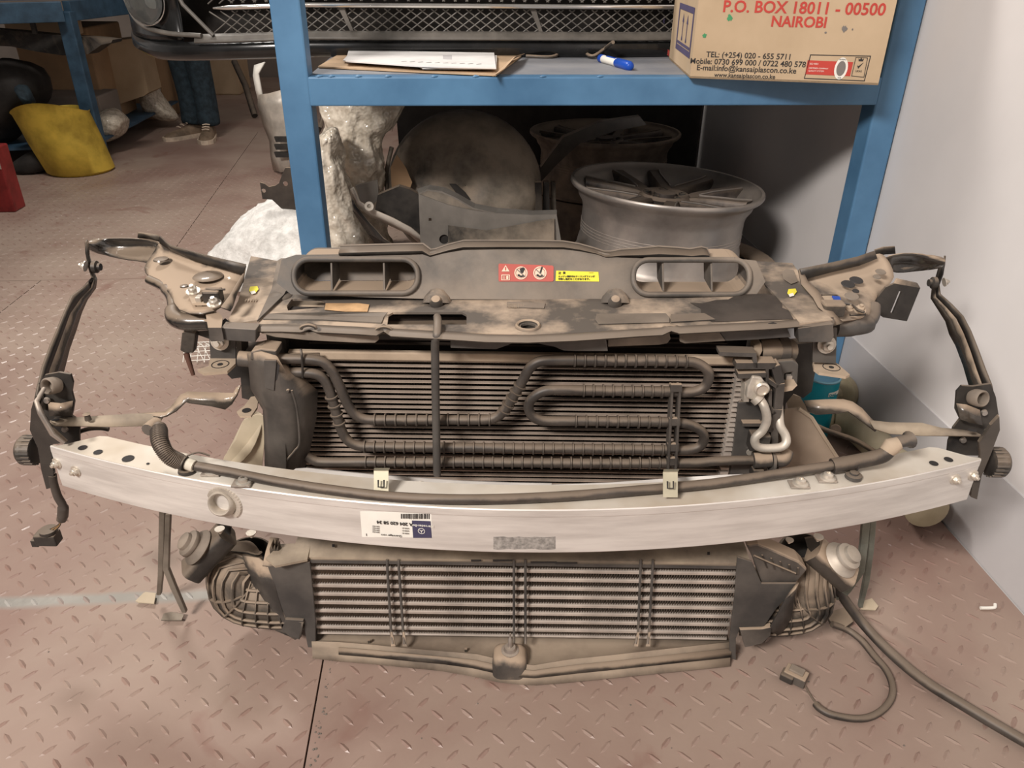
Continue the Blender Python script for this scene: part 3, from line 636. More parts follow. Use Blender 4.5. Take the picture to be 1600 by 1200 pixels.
def shoe(px, py, ang, cxy):
    c_ = V((cxy[0], cxy[1], 0)); d_ = V((math.sin(ang), -math.cos(ang), 0)); s_ = d_.cross(V((0, 0, 1)))
    rings = []
    for f_, wd, ht in ((-.10, .025, .06), (-.09, .036, .085), (-.05, .040, .10), (.0, .040, .095), (.05, .044, .07), (.11, .048, .055), (.155, .044, .045), (.185, .028, .035), (.195, .01, .025)):
        rings.append([c_+d_*f_+s_*(wd*math.cos(t_))+V((0, 0, .018+max(0, math.sin(t_))*(ht-.018))) for t_ in [2*math.pi*k/16 for k in range(16)]])
    o = MB().loft(rings).build('shoe', SHOE, per, smooth=True, sub=1)
    out = [c_+d_*f_+s_*(w_) for f_, w_ in ((-.11, 0), (-.10, .032), (0, .042), (.10, .051), (.16, .047), (.2, .02), (.205, 0), (.2, -.02), (.16, -.047), (.10, -.051), (0, -.042), (-.10, -.032))]
    MB().prism(out, (0, 0, .024)).build('sole', SOLE, o)
    b = MB()
    for k in range(4): q = c_+d_*(.015+.025*k)+V((0, 0, .10-.010*k)); b.tube([q-s_*.022, q+V((0, 0, .004)), q+s_*.022], .004, 6)
    b.build('laces', SOLE, o, smooth=True)
lx0 = P(297, 190, Y=YP).x; lx1 = P(326, 190, Y=YP).x
leg(lx0, None, None, .05); leg(lx1, None, None, 0)
shoe(0, 0, -.75, (lx0-.0, YP+.02)); shoe(0, 0, .12, (lx1+.0, YP-.04))
MB().loft([[V((-1.6, YP+.03, zz))+V((math.cos(t_)*rx, math.sin(t_)*.12, 0)) for t_ in [2*math.pi*k/20 for k in range(20)]] for zz, rx in ((.80, .17), (.92, .185), (1.05, .17), (1.2, .18), (1.38, .2), (1.45, .12))]).build('torso', JEAN, per, smooth=True)
MB().lathe((-1.6, YP+.03, 1.45), (0, 0, 1), [(.06, 0), (.055, .06), (.08, .10), (.095, .17), (.085, .25), (.04, .29), (0, .295)], 20).build('head', SHOE, per, smooth=True)
# blue bench on the left
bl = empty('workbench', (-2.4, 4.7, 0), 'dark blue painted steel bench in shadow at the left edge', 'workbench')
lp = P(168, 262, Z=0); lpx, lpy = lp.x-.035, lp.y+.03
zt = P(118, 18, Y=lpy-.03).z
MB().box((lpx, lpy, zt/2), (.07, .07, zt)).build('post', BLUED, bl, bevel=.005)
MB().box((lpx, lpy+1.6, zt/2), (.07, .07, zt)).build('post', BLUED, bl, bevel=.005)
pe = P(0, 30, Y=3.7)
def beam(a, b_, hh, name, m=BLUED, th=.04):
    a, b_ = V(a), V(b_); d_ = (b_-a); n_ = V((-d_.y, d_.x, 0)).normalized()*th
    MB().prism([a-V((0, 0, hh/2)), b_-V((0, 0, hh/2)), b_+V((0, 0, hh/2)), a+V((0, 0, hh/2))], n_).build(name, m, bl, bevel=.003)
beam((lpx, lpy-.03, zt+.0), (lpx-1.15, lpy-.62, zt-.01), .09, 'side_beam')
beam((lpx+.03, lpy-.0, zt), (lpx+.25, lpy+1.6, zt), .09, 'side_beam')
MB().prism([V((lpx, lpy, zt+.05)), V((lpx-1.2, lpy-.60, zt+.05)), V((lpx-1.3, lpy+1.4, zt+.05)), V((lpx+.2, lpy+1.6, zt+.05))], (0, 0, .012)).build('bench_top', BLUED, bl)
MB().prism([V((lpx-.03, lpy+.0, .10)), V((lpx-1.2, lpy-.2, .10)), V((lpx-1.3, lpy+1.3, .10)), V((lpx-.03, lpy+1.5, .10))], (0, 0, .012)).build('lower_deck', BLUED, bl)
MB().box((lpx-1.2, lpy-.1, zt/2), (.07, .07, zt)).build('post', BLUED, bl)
# things on and below the bench
def pbox(px0, px1, py0, py1, y, d, m, name, label, cat, group=None, rz=0):
    a = P(px0, py1, Y=y); b_ = P(px1, py1, Y=y); h_ = P(px0, py0, Y=y).z-a.z; c_ = (a+b_)/2; w_ = b_.x-a.x
    X_ = V((math.cos(rz), math.sin(rz), 0)); Y_ = V((-X_.y, X_.x, 0)); zz = c_.z+h_/2
    if name in ('carton', 'dark_crate'): h_ += c_.z; c_.z = 0
    if name in ('brown_panel', 'large_carton'): h_ += c_.z-.113; c_.z = .113
    o = MB().box(c_+Y_*d/2+V((0, 0, h_/2)), (w_, d, h_), (X_, Y_, V((0, 0, 1)))).build(name, m, origin=(c_.x, c_.y+d/2, c_.z), bevel=.01, label=label, cat=cat, group=group)
    return o
bb = empty('tilted_carton', tuple(P(185, 170, Z=0)+V((0, .2, 0))), 'tall open beige carton leaning behind the bench leg', 'carton')
q = [(143, 68), (165, 66), (200, 100), (220, 148), (216, 150), (158, 172), (150, 140)]
yy = 5.25
MB().prism([P(x, y, Y=yy) for x, y in ((135, 72), (150, 66), (180, 165), (159, 171))], (0, .25, 0)).build('carton_panel', CARD, bb)
MB().prism([P(x, y, Y=yy-.02) for x, y in ((150, 66), (212, 60), (232, 145), (225, 150), (180, 165))], (0, .25, 0)).build('carton_panel', CARD, bb)
MB().prism([P(x, y, Y=yy-.03) for x, y in ((146, 70), (151, 70), (182, 164), (177, 165))], (0, .02, 0)).build('carton_slot', CARDD, bb)
def crumple(pxs, y, m, name, label, cat, dep=.12, amp=.02, z0=None):
    c_ = V((0, 0, 0)); pts = [P(x, yv, Y=y) for x, yv in pxs]
    for p in pts: c_ += p
    c_ /= len(pts); rr2 = random.Random(len(label)); rings = []
    for f_, k_ in ((-1, .35), (-.8, .75), (-.3, 1.0), (.3, .95), (.8, .7), (1, .3)):
        rings.append([c_+(p-c_)*k_*(1+rr2.uniform(-.08, .08))+V((rr2.uniform(-amp, amp), dep*f_, rr2.uniform(-amp, amp))) for p in pts])
    for r_ in rings:
        for p in r_: p.z = max(p.z, .004)
    return MB().loft(rings).build(name, m, origin=(c_.x, c_.y, max(0, min(p.z for p in pts))), smooth='all', sub=1, label=label, cat=cat)
crumple([(165, 170), (185, 168), (200, 180), (203, 198), (195, 212), (178, 224), (160, 226), (150, 205), (152, 180)], 4.75, WRAP, 'plastic_bag', 'crumpled clear plastic bag behind the bench leg below the carton', 'plastic bag', amp=.03)
crumple([(222, 105), (235, 118), (248, 140), (262, 165), (285, 188), (262, 190), (235, 186), (222, 165), (214, 130)], 5.5, WRAP, 'plastic_sheet', 'pale torn plastic sheet hanging behind the standing person', 'plastic sheet', amp=.03)
pbox(215, 262, 85, 185, 5.75, .3, CARDD, 'carton', 'brown carton in the dark behind the torn plastic sheet', 'carton')
pbox(262, 292, 70, 150, 6.2, .4, DARK, 'dark_crate', 'black crate standing behind the person at the back', 'crate')
pbox(325, 372, 40, 122, 6.9, .4, CARD, 'carton', 'pale tan carton at the back right of the person', 'carton')
pbox(45, 160, 42, 150, 5.0, .5, CARDD, 'large_carton', 'large brown carton in the shade above the yellow bucket', 'carton')
pbox(10, 118, 20, 55, 4.75, .12, CARD, 'flat_carton', 'light tan carton lying under the bench top on the left', 'carton')
MB().loft([[P(x, y, Y=4.45)+V((0, dy, 0)) for x, y, dy in ((px, p0, 0), (px, p1, -.02), (px, p1+2, .12), (px, p0+2, .14))] for px, p0, p1 in ((-30, 44, 70), (20, 48, 72), (60, 52, 80), (100, 56, 86), (140, 58, 84), (160, 60, 70), (176, 62, 66))]).build('black_bumper_part', BLK, origin=tuple(P(90, 90, Y=4.45)), smooth=True, label='long black bumper part lying across beneath the bench top', cat='bumper piece')
MB().box(P(53, 44, Y=4.42), (.02, .02, .05)).build('clip', BLK, origin=tuple(P(53, 50, Y=4.42)), label='small black clip standing on the long black bumper part', cat='clip')
crumple([(-20, 90), (20, 85), (60, 100), (75, 140), (60, 170), (25, 215), (-20, 260)], 4.5, DARK, 'dark_sheeting', 'heap of dark plastic sheeting at left edge behind the yellow bucket', 'sheeting', dep=.2, amp=.04)
crumple([(22, 130), (38, 128), (52, 150), (56, 165), (44, 168), (34, 150)], 4.2, MAT['denim'], 'rag', 'grey blue rag hanging over the yellow bucket', 'rag', dep=.06)
crumple([(20, 250), (60, 225), (90, 240), (95, 275), (60, 290), (25, 285)], 4.3, DARK, 'black_bag', 'black bag on the floor left behind the yellow bucket', 'bag', dep=.12)
pbox(70, 175, 150, 245, 4.75, .3, MAT['far_wall'], 'brown_panel', 'dull brown board standing behind the yellow bucket', 'board')
# yellow bucket
bk = empty('bucket', tuple(P(95, 280, Z=0)+V((0, .19, 0))), 'battered yellow plastic bucket standing beside the dark blue bench leg', 'bucket')
bc_ = P(95, 282, Z=0)+V((.02, .20, 0)); tc_ = P(80, 178, Y=bc_.y); r0 = .165; r1 = .178
rings = []
for t_, r_ in ((0, r0*.9), (.04, r0), (.5, .174), (.97, r1), (1, r1+.006)):
    c_ = bc_*(1-t_)+V((tc_.x, bc_.y+.01, .315))*t_; rings.append([c_+V((r_*math.cos(a)*(1+.03*math.sin(3*a+t_*4)), r_*.95*math.sin(a), (-.03*math.sin(a)-.02*math.cos(2*a)+.01*math.cos(a))*t_)) for a in [2*math.pi*k/36 for k in range(36)]])
inner = [[p+(V((tc_.x, bc_.y, p.z))-p)*.03 for p in r_] for r_ in rings[::-1]]
MB().loft(rings+inner[:-1], cap=False).build('bucket_wall', YEL, bk, smooth=True)
MB().lathe(bc_+V((0, 0, .012)), (0, 0, 1), [(r0*.9, 0), (0, .001)], 30, cap=False).build('bucket_base', YEL, bk)
crumple([(68, 172), (80, 168), (100, 166), (115, 172), (96, 186), (74, 190)], bc_.y, DARK, 'rag', 'dark rag stuffed in the yellow bucket', 'rag', dep=.08)
# red tin at the left edge
rt = empty('red_tin', tuple(P(8, 333, Z=0)), 'red printed tin standing at the left edge in front of the bucket', 'tin')
q = P(8, 335, Z=0); MB().box(q+V((-.04, .08, .14)), (.14, .10, .28)).build('tin_body', RED, rt, bevel=.006)
MB().lathe(q+V((-.04, .08, .28)), (0, 0, 1), [(.025, 0), (.025, .02), (.02, .022)], 16).build('tin_cap', BLK, rt)
MB().prism([q+V((-.09, .028, .19)), q+V((.028, .028, .19)), q+V((.028, .028, .235)), q+V((-.09, .028, .235))], (0, .001, 0)).build('tin_label', GREYP, rt)

# ================================================================== CAR FRONT END
FE = empty('car_front_end', tuple(MO), 'dusty dismantled car front end with condenser, aluminium bumper beam and intercooler on the floor', 'car part', rz=A0)
Z = V((0, 0, 1))
# ---- bumper beam
def bv(u): return -.136*(1-(abs(u)/.685)**2)
beam_rows = []
N_ = 110; us = [-.68+1.352*i/N_ for i in range(N_+1)]
def bsec(u, first=0, last=0):
    v = bv(u); dz = -.0; k = .052
    # outer profile: slight horizontal crease lines on the face
    pr = [(v, .3750), (v-.0012, .3738), (v-.0011, .364), (v-.0006, .3625), (v-.0007, .3035), (v+.001, .3015)]
    return pr
face = []
for u in us: face.append([L(u, v, zz) for v, zz in bsec(u)])
o = MB().grid(face)
bm_ = o.build('bumper_beam', ALU, FE)
top = []
for u in us:
    v = bv(u); end = .062*max(0, 1-(u+.68)/.065)+.055*max(0, 1-(.672-u)/.055)
    back = v+max(.003, .052-end)
    top.append([L(u, v, .375), L(u, back, .375)])
ALUT = mat('beam_top_dusty', (.60, .50, .38), .62, metal=.2, var=.15, scale=5, c2=(.74, .69, .61), detail=4)
MB().grid(top).build('beam_top', ALUT, bm_, solid=.0015)
bot = [[L(u, bv(u)+.001, .3015), L(u, bv(u)+.05, .3015)] for u in us]
MB().grid(bot).build('beam_underside', ALU, bm_)
bk_ = [[L(u, bv(u)+.05, .3015), L(u, bv(u)+max(.003, .052-.062*max(0, 1-(u+.68)/.065)-.055*max(0, 1-(.672-u)/.055)), .375)] for u in us]
MB().grid(bk_).build('beam_back', ALU, bm_)
def fpt(px, py, off=0):                                # point on the curved beam face
    lo, hi = -.7, .7
    for _ in range(30):
        mid = (lo+hi)/2; p = M(px, py, u=mid) if abs(px-810) > 120 else None
        break
    v = -.13
    for _ in range(12):
        p = M(px, py, v=v); u = (p-MO).dot(EX); v = bv(u)+.0005
    n = V((-(2*.136*u/.685**2), -1)) if False else None
    return p, u
def fn(u):
    sl = 2*.136*u/.685**2; t_ = (EX+EY*sl).normalized(); return t_, t_.cross(Z).normalized()
def face_quad(pxs, m, name, par, off=.0012, th=.0003):
    pts = []
    for x, y in pxs:
        p, u = fpt(x, y); t_, n_ = fn(u); pts.append(p+n_*off)
    return MB().prism(pts, fn(0)[1]*th).build(name, m, par)
for x, y in ((90, 723), (120, 735), (1491, 748), (1519, 742)):
    p, u = fpt(x, y); t_, n_ = fn(u); bolt(p+n_*.001, n_, .0058, bm_)
p, u = fpt(349, 784); t_, n_ = fn(u)
n0_ = n_; n_ = (-EY+Z*.35-EX*.12).normalized()
MB().lathe(p-n_*.004, n_, [(.020, 0), (.0215, .003), (.0205, .007), (.0185, .010), (.0178, .014), (.0155, .0165), (.0135, .015), (.0128, .010), (.0125, -.01)], 32, cap=False).build('tow_eye_socket', ALUD, bm_, smooth=True)
MB().lathe(p-n_*.006, n_, [(.0128, 0), (0, .0005)], 24, cap=False).build('socket_floor', STEEL, bm_)
b = MB(); t2 = t_; n_ = n0_
for k in range(22):
    a = math.pi*1.15*k/21-.9; b.lathe(p+n_*.001+t_*(.022*math.cos(a)+.003)+Z*(.0225*math.sin(a)), n_, [(.0045, 0), (.0035, .003), (0, .0035)], 8)
b.build('weld_seam', ALUD, bm_, smooth=True)
# sticker
c1_, u1 = fpt(618, 818); t_, n_ = fn(u1)
rows = []
for k in range(9):
    f_ = k/8; rr_ = []
    for q in ((563+(674-563)*f_, 798+3*f_), (566+(676-566)*f_, 838+1*f_)):
        p, u = fpt(*q); rr_.append(p+fn(u)[1]*.0011)
    rows.append(rr_)
stk = MB().grid(rows).build('part_sticker', WHITE, bm_, solid=.0003)
xr = -t_; yr = -Z                                      # print is upside down
def sp(x, y, o_=.0018):
    p, u = fpt(x, y); return p+fn(u)[1]*o_
MB().prism([sp(644, 812), sp(673, 813), sp(675, 839), sp(646, 839)], n_*.0002).build('print', NAVY, stk)
def upt(s_, x, y, size, m, al='CENTER', b_=0): text(s_, size, sp(x, y, .0022), xr, yr, m, stk, align=al, bold=b_)
upt('Mercedes-Benz', 659, 818.5, .0052, WHITE); upt('A 204 620 58 34', 617, 814, .0072, INK, b_=.02)
upt('Querträger vorn', 612, 834, .0042, INK); upt('1', 573, 832, .006, INK)
for k in range(4): upt('204 620', 588, 820+k*3, .003, GREYI)
for k in range(3): upt('0258-31', 634, 823+k*4, .003, GREYI)
c_ = sp(659, 828, .0022)
MB().prism(circ(c_, .0048, xr, Z, 24), n_*.0002, [circ(c_, .0041, xr, Z, 24)[::-1]]).build('print', WHITE, stk)
q = []
for k in range(3):
    a = -math.pi/2+k*2*math.pi/3; q += [c_+xr*.0042*math.cos(a)+Z*.0042*math.sin(a), c_+xr*.0007*math.cos(a+math.pi/3)+Z*.0007*math.sin(a+math.pi/3)]
MB().prism(q, n_*.0002).build('print', WHITE, stk)
rb = random.Random(2); b = MB(); x = 627
while x < 672:
    w_ = rb.uniform(.5, 1.6); b.prism([sp(x, 801.5), sp(x+w_, 801.5), sp(x+w_, 809+(1 if x > 640 else 0)), sp(x, 809)], n_*.0002); x += w_+rb.uniform(.6, 1.5)
b.build('barcode', INK, stk)
rb = random.Random(9)
gp = [(772, 838), (790, 837), (812, 837), (830, 838), (850, 838), (866, 838), (868, 845), (868, 856), (850, 858), (820, 858), (795, 857), (772, 856), (771, 848)]
rows = []
for k in range(13):
    x = 771+97*k/12; rr_ = []
    for y in (838+rb.uniform(-.7, .7), 848, 857.5+rb.uniform(-.9, .9)):
        p, u = fpt(x, y); rr_.append(p+fn(u)[1]*.0011)
    rows.append(rr_)
MB().grid(rows).build('adhesive_patch', mat('adhesive_residue', (.25, .23, .21), .9, var=.25, scale=160), bm_, solid=.0003)
face_quad([(1242, 800), (1244, 801), (1246, 808), (1243, 812), (1237, 810), (1241, 807)], GREYI, 'scratch', bm_, off=.0008)
for x, y in ((129, 699.5), (153, 706.5), (1482, 718), (1459, 724)):
    p = M(x, y, z=.3765); MB().prism(circ(p, .0062, EX, EY, 16), Z*.0004).build('bolt_hole', INK, bm_)
for x, y, r_ in ((200, 716.5, .0082), (231, 724.5, .0022), (415, 752, .003)):
    p = M(x, y, z=.3765); MB().prism(circ(p, r_, EX, EY, 16), Z*.0004).build('bolt_hole', INK, bm_)
for x, y in ((333, 738), (381, 755), (1250, 757), (1293, 748)):
    p = M(x, y, z=.378); MB().box(p+EX*-.002, (.026, .018, .003), (EX, EY, Z)).build('nut_plate', STEEL, bm_, bevel=.001)
    MB().lathe(p+Z*.0015, Z, [(.011, 0), (.0105, .002), (.0072, .003), (.0065, .007), (.003, .0085), (.003, .006), (0, .006)], 18).build('bolt', ZINC, bm_, smooth=True)

# ---- front cable over the beam
cbp = [(248, 668, .03, .43), (250, 690, -.0, .425), (262, 711, -.02, .41), (282, 722, -.04, .395), (305, 728, -.045, .388), (350, 736, -.055, .385), (420, 750, -.07, .385), (500, 763, -.085, .384), (600, 775, -.098, .384), (700, 780, -.10, .384), (800, 779, -.10, .384), (900, 774, -.098, .384), (1000, 766, -.09, .384), (1100, 757, -.08, .385), (1200, 743, -.06, .387), (1290, 729, -.05, .39), (1340, 722, -.04, .395), (1375, 713, -.02, .402), (1393, 699, -.01, .414)]
pts = [M(x, y, z=zz) for x, y, v, zz in cbp]
hose = MB().tube(cat_pts(pts[3:-1], 5), .0068, 12).build('front_cable', PIPE, FE, smooth=True)
MB().tube(cat_pts(pts[:4], 6), .0105, 14).build('corrugated_elbow', PIPE, hose, smooth=True)
b = MB(); cp = cat_pts(pts[:4], 10)
for k in range(2, 30, 1): b.lathe(cp[k], cp[min(k+1, 30)]-cp[k-1], [(.0105, -.0007), (.0118, 0), (.0105, .0007)], 12, cap=False)
b.build('corrugation', PIPE, hose, smooth=True, kind='stuff')
MB().tube([M(245, 662, z=.43), M(238, 665, z=.432), M(231, 672, z=.432)], [.0095, .0085, .009], 12).build('cable_end_plug', PLAS, hose, smooth=True)
MB().lathe(M(292, 724, z=.392), M(300, 727, z=.39)-M(292, 724, z=.392), [(.0085, 0), (.0085, .011)], 14).build('white_sleeve', mat('tape_white', (.6, .55, .45), .7), hose, smooth=True)
MB().lathe(M(283, 722, z=.395), M(300, 727, z=.39)-M(292, 724, z=.392), [(.0105, 0), (.0105, .006)], 14).build('cable_tie', BLK, hose, smooth=True)
MB().tube(cat_pts([M(292, 712, z=.405), M(310, 707, z=.406), M(328, 712, z=.40)]), .0012, 6).build('tie_tail', BLK, hose)
MB().lathe(M(292, 736, z=.378), Z, [(.012, 0), (.011, .004), (.004, .006)], 16).build('clip_foot', BLK, hose, smooth=True)
MB().tube(cat_pts([M(1300, 728, z=.39), M(1345, 720, z=.396), M(1378, 712, z=.404), M(1390, 700, z=.414), M(1396, 693, z=.418)]), .0105, 14).build('rubber_elbow', PIPE, hose, smooth=True)
MB().tube([M(1384, 707, z=.408), M(1393, 697, z=.418), M(1405, 692, z=.423)], [.010, .0125, .009], 14).build('tan_sleeve', DUST, hose, smooth=True)
MB().tube([M(1396, 694, z=.42), M(1408, 690, z=.424), M(1411, 689.5, z=.424), M(1418, 688, z=.425), M(1421, 687, z=.425)], [.0085, .0085, .0085, .0085, .0125], 14).build('cable_end_plug', PLAD, hose, smooth=True)
MB().tube([M(1318, 714, z=.395)+Z*.0+EY*0, M(1338, 716, z=.402), M(1341, 730, z=.392), M(1336, 740, z=.38)], .0018, 8).build('cable_tie', BLK, hose, smooth=True)
MB().lathe(M(1333, 746, z=.377), Z, [(.0115, 0), (.011, .005), (.006, .006), (.006, .009), (0, .01)], 16).build('clip_foot', PLAD, hose, smooth=True)
# clips
CLIP = mat('clip_zinc', (.46, .42, .31), .45, metal=.3)
for x in (596, 1048):
    p = M(x, 754, v=-.112); e = .0125
    c_ = MB()
    yt, yb = (736, 775) if x < 700 else (738, 777)
    a = [M(x-12, yt, v=-.100), M(x+11, yt, v=-.100), M(x+11, yb, v=-.118), M(x-12, yb, v=-.118)]
    q = c_.prism(a, EY*.0012).build('cable_clip', CLIP, FE)
    MB().prism([M(x-12, yt, v=-.100), M(x+11, yt, v=-.100), M(x+13, yt-4, v=-.08), M(x-11, yt-4, v=-.08)], Z*.001).build('clip_lip', CLIP, q)
    MB().tube([M(x-5, yt+14, v=-.1125), M(x-5, yt+25, v=-.1165), M(x+4, yt+25, v=-.1165), M(x+4, yt+14, v=-.1125)], .0011, 6).build('clip_slot', INK, q)
# aluminium cross strip behind the cable
sx = [(455, 737, 748), (462, 732, 752), (480, 731, 755), (580, 741, 763), (620, 744, 767), (720, 751, 772), (800, 754, 774), (862, 755, 773)]
sx2 = [(862, 757, 773), (950, 754, 768), (1020, 749, 763), (1080, 745, 757), (1130, 742, 752), (1176, 741, 748), (1182, 746, 749)]
for nm, ss in (('cross_strip', sx), ('cross_strip', sx2)):
    MB().grid([[M(x, y0, v=-.052+.0), M(x, y1, v=-.058)] for x, y0, y1 in ss]).build(nm, ALU, FE, solid=.003)
for x, y, w_, h_ in ((469, 742, 12, 5), (752, 765, 8, 4), (796, 765, 7, 3), (888, 768, 9, 4), (505, 745, 3, 3)):
    MB().prism([M(x-w_/2, y-h_/2, v=-.059), M(x+w_/2, y-h_/2, v=-.059), M(x+w_/2, y+h_/2, v=-.060), M(x-w_/2, y+h_/2, v=-.060)], -EY*.0008).build('strip_slot', INK, FE)
for x, y in ((658, 757), (701, 761), (820, 764), (836, 764)):
    MB().lathe(M(x, y, v=-.058), -EY+Z*.3, [(.0055, 0), (.005, .003), (.0028, .004), (.0028, .002), (0, .002)], 14).build('rivet', ZINC, FE, smooth=True)

# ---- condenser and radiator
cu0, cu1, cz0, cz1, cv = -.322, .318, .225, .506, .03
cnd = empty('condenser', (0, 0, 0), '', '') if False else None
co = MB().mbox((cu0+cu1)/2, cv+.022, (cz0+cz1)/2, (cu1-cu0, .012, cz1-cz0)).build('condenser', CFIN, FE)
tz = MB().mbox((cu0+cu1)/2, cv+.0065, cz1-.004, (cu1-cu0, .006, .0014))
NT = 33; pitch = (cz1-cz0)/NT; t0 = None
for k in range(NT+1):
    if t0 is None:
        t0 = tz.build('tube', COND, co); base_z = cz1-.004
    else:
        q = t0.copy(); COL.objects.link(q); q.parent = co; q.location.z = t0.location.z-pitch*k
b = MB(); nf = 300
for k in range(NT):
    zt_ = cz1-.0055-pitch*k; zb_ = zt_-pitch+.003; pr = None; rows = []
    for i in range(nf+1):
        u = cu0+(cu1-cu0)*i/nf; rows.append([L(u, cv+.009, zt_ if i % 2 else zb_), L(u, cv+.015, zt_ if i % 2 else zb_)])
    b.grid(rows)
b.build('fins', CFIN, co, kind='stuff')
MB().mbox(0, cv+.004, cz1+.005, (.645, .010, .013)).build('top_rail', MAT['dust_tan'], co, bevel=.002)
MB().mbox(0, cv+.008, cz0-.01, (.645, .022, .014)).build('bottom_rail', ALUD, co, bevel=.002)
MB().tube([L(cu1+.006, cv+.008, cz0-.01), L(cu1+.006, cv+.008, cz1+.01)], .0095, 14).build('header_tube', CORE, co, smooth=True)
b = MB()
for k in range(NT+1): b.mbox(cu1-.003, cv+.004, cz1-.004-pitch*k, (.012, .02, .0042))
b.build('tube_end', CORE, co, kind='stuff')
# radiator behind, its dark top rows seen under the panel
ra = MB().mbox(.0, .085, .39, (.66, .03, .33)).build('radiator', CFIN, FE)
for k in range(5): MB().mbox(0, .066, .545-.0075*k, (.60, .008, .002)).build('tube', MAT['fin_dark'], ra)
MB().mbox(-.345, .08, .39, (.03, .05, .33)).build('side_tank', BLK, ra, bevel=.006)
MB().mbox(.36, .085, .39, (.04, .05, .33)).build('side_tank', BLK, ra, bevel=.006)
MB().mbox(0, .078, .524, (.56, .012, .008)).build('top_edge', BLKD, ra)

# ---- cooler pipe loop
def pipe(pts, v, r, name, m, par, n=12, smooth_n=5):
    return MB().tube(cat_pts([M(x, y, v=v) for x, y in pts], smooth_n), r, n).build(name, m, par, smooth=True)
PV = .004; PR = .0072
pl = [(432, 561), (470, 561), (500, 564), (515, 575), (527, 595), (540, 625), (552, 645), (570, 655), (600, 656), (640, 656), (700, 656), (755, 656), (775, 652), (789, 640), (803, 618), (818, 592), (828, 575), (842, 565), (862, 563), (900, 563), (960, 564), (1020, 564), (1070, 565), (1090, 568), (1106, 580), (1106, 596), (1096, 608), (1075, 613), (1040, 612), (980, 611), (920, 610), (870, 609), (848, 612), (832, 622), (826, 634), (830, 648), (842, 656), (862, 658), (920, 658), (1000, 659), (1050, 660), (1075, 663), (1094, 672), (1100, 684), (1094, 697), (1076, 703), (1050, 703), (980, 702), (900, 701), (800, 700), (700, 699), (620, 698), (572, 698), (552, 694), (540, 684), (532, 668), (527, 650), (521, 630), (515, 610), (507, 594), (494, 585), (470, 582), (440, 582)]
cp_ = pipe(pl, PV, PR, 'cooler_pipe', PIPE, FE)
pb = [(478, 712), (490, 719), (505, 722), (560, 722), (640, 722), (740, 722), (840, 723), (940, 724), (1040, 724), (1090, 723), (1130, 720), (1180, 719)]
lp_ = pipe(pb, PV-.002, PR, 'lower_cooler_pipe', PIPE, FE)
def ribs(x0, y0, x1, y1, n, par, v=PV):
    a = M(x0, y0, v=v); c_ = M(x1, y1, v=v); d_ = (c_-a).normalized(); b = MB()
    for k in range(n):
        p = a+(c_-a)*k/max(1, n-1)
        MB_ = MB().lathe(p, d_, [(PR*.98, -.0014), (PR*1.32, -.0010), (PR*1.32, .0010), (PR*.98, .0014)], 16, cap=False)
        if k == 0: first = MB_.build('rib', PIPE, par, smooth=True); base = (frame(par).inverted() @ p)
        else:
            q = first.copy(); COL.objects.link(q); q.parent = par; q.location = (frame(par).inverted() @ p)-base
ribs(586, 656, 765, 656, 12, cp_)
ribs(898, 563, 1072, 565, 12, cp_); ribs(912, 610, 1034, 612, 9, cp_); ribs(900, 658, 1030, 660, 9, cp_)
ribs(570, 698, 1035, 703, 31, cp_); ribs(788, 642, 812, 603, 5, cp_); ribs(518, 620, 530, 661, 4, cp_)
ribs(572, 722, 1030, 724, 31, lp_, PV-.002)
# pipe spacer bracket
b = MB()
for dx in (-6, 6): b.prism([M(1057+dx-2, 608, v=-.008), M(1057+dx+2, 608, v=-.008), M(1050+dx+2, 738, v=-.010), M(1050+dx-2, 738, v=-.010)], EY*.02)
for y in (607, 660, 700, 722): b.prism([M(1048+ (607-y)*.05, y-6, v=-.0085), M(1066+(607-y)*.05, y-6, v=-.0085), M(1066+(607-y)*.05, y+6, v=-.0085), M(1048+(607-y)*.05, y+6, v=-.0085)], EY*.006)
b.build('pipe_spacer', PLAS, FE, bevel=.001)
# thin metal stay in front (x = 680)
rod = MB().tube(cat_pts([M(683, 496, v=.03), M(684, 503, v=.0), M(683, 522, v=-.022), M(680, 535, v=-.02), M(680, 560, v=-.016), M(681, 640, v=-.016), M(683, 742, v=-.022)]), .0056, 12).build('vertical_stay', PLAD, FE, smooth=True)
# aluminium refrigerant pipe and fitting on the right
MB().tube(cat_pts([M(x, y, v=v) for x, y, v in ((1186, 622, .0), (1194, 635, -.01), (1198, 655, -.012), (1192, 672, -.012), (1180, 684, -.012), (1181, 695, -.012), (1192, 700, -.012), (1218, 699, -.012), (1228, 692, -.01), (1227, 680, -.005), (1219, 665, 0), (1217, 645, .01), (1216, 630, .02))]), .0062, 12).build('refrigerant_pipe', ALUD, FE, smooth=True)
ft = MB().prism([M(x, y, v=-.004) for x, y in ((1176, 588), (1190, 590), (1198, 602), (1195, 620), (1182, 628), (1166, 622), (1168, 606))], EY*.02).build('pipe_fitting', ALUD, FE, bevel=.002)
MB().lathe(M(1189, 606, v=-.004), -EY, [(.0105, 0), (.0105, .005), (.008, .007), (.0075, .004), (0, .004)], 20).build('fitting_bolt', ZINC, ft, smooth=True)
MB().lathe(M(1183, 624, v=-.004), (M(1194, 635, v=-.01)-M(1183, 624, v=-.004)), [(.0085, -.004), (.0085, .004)], 16).build('fitting_collar', ALUD, ft, smooth=True)
MB().prism([M(x, y, v=.005) for x, y in ((1164, 600), (1172, 600), (1170, 628), (1162, 628))], EY*.02).build('fitting_block', ALUD, ft)
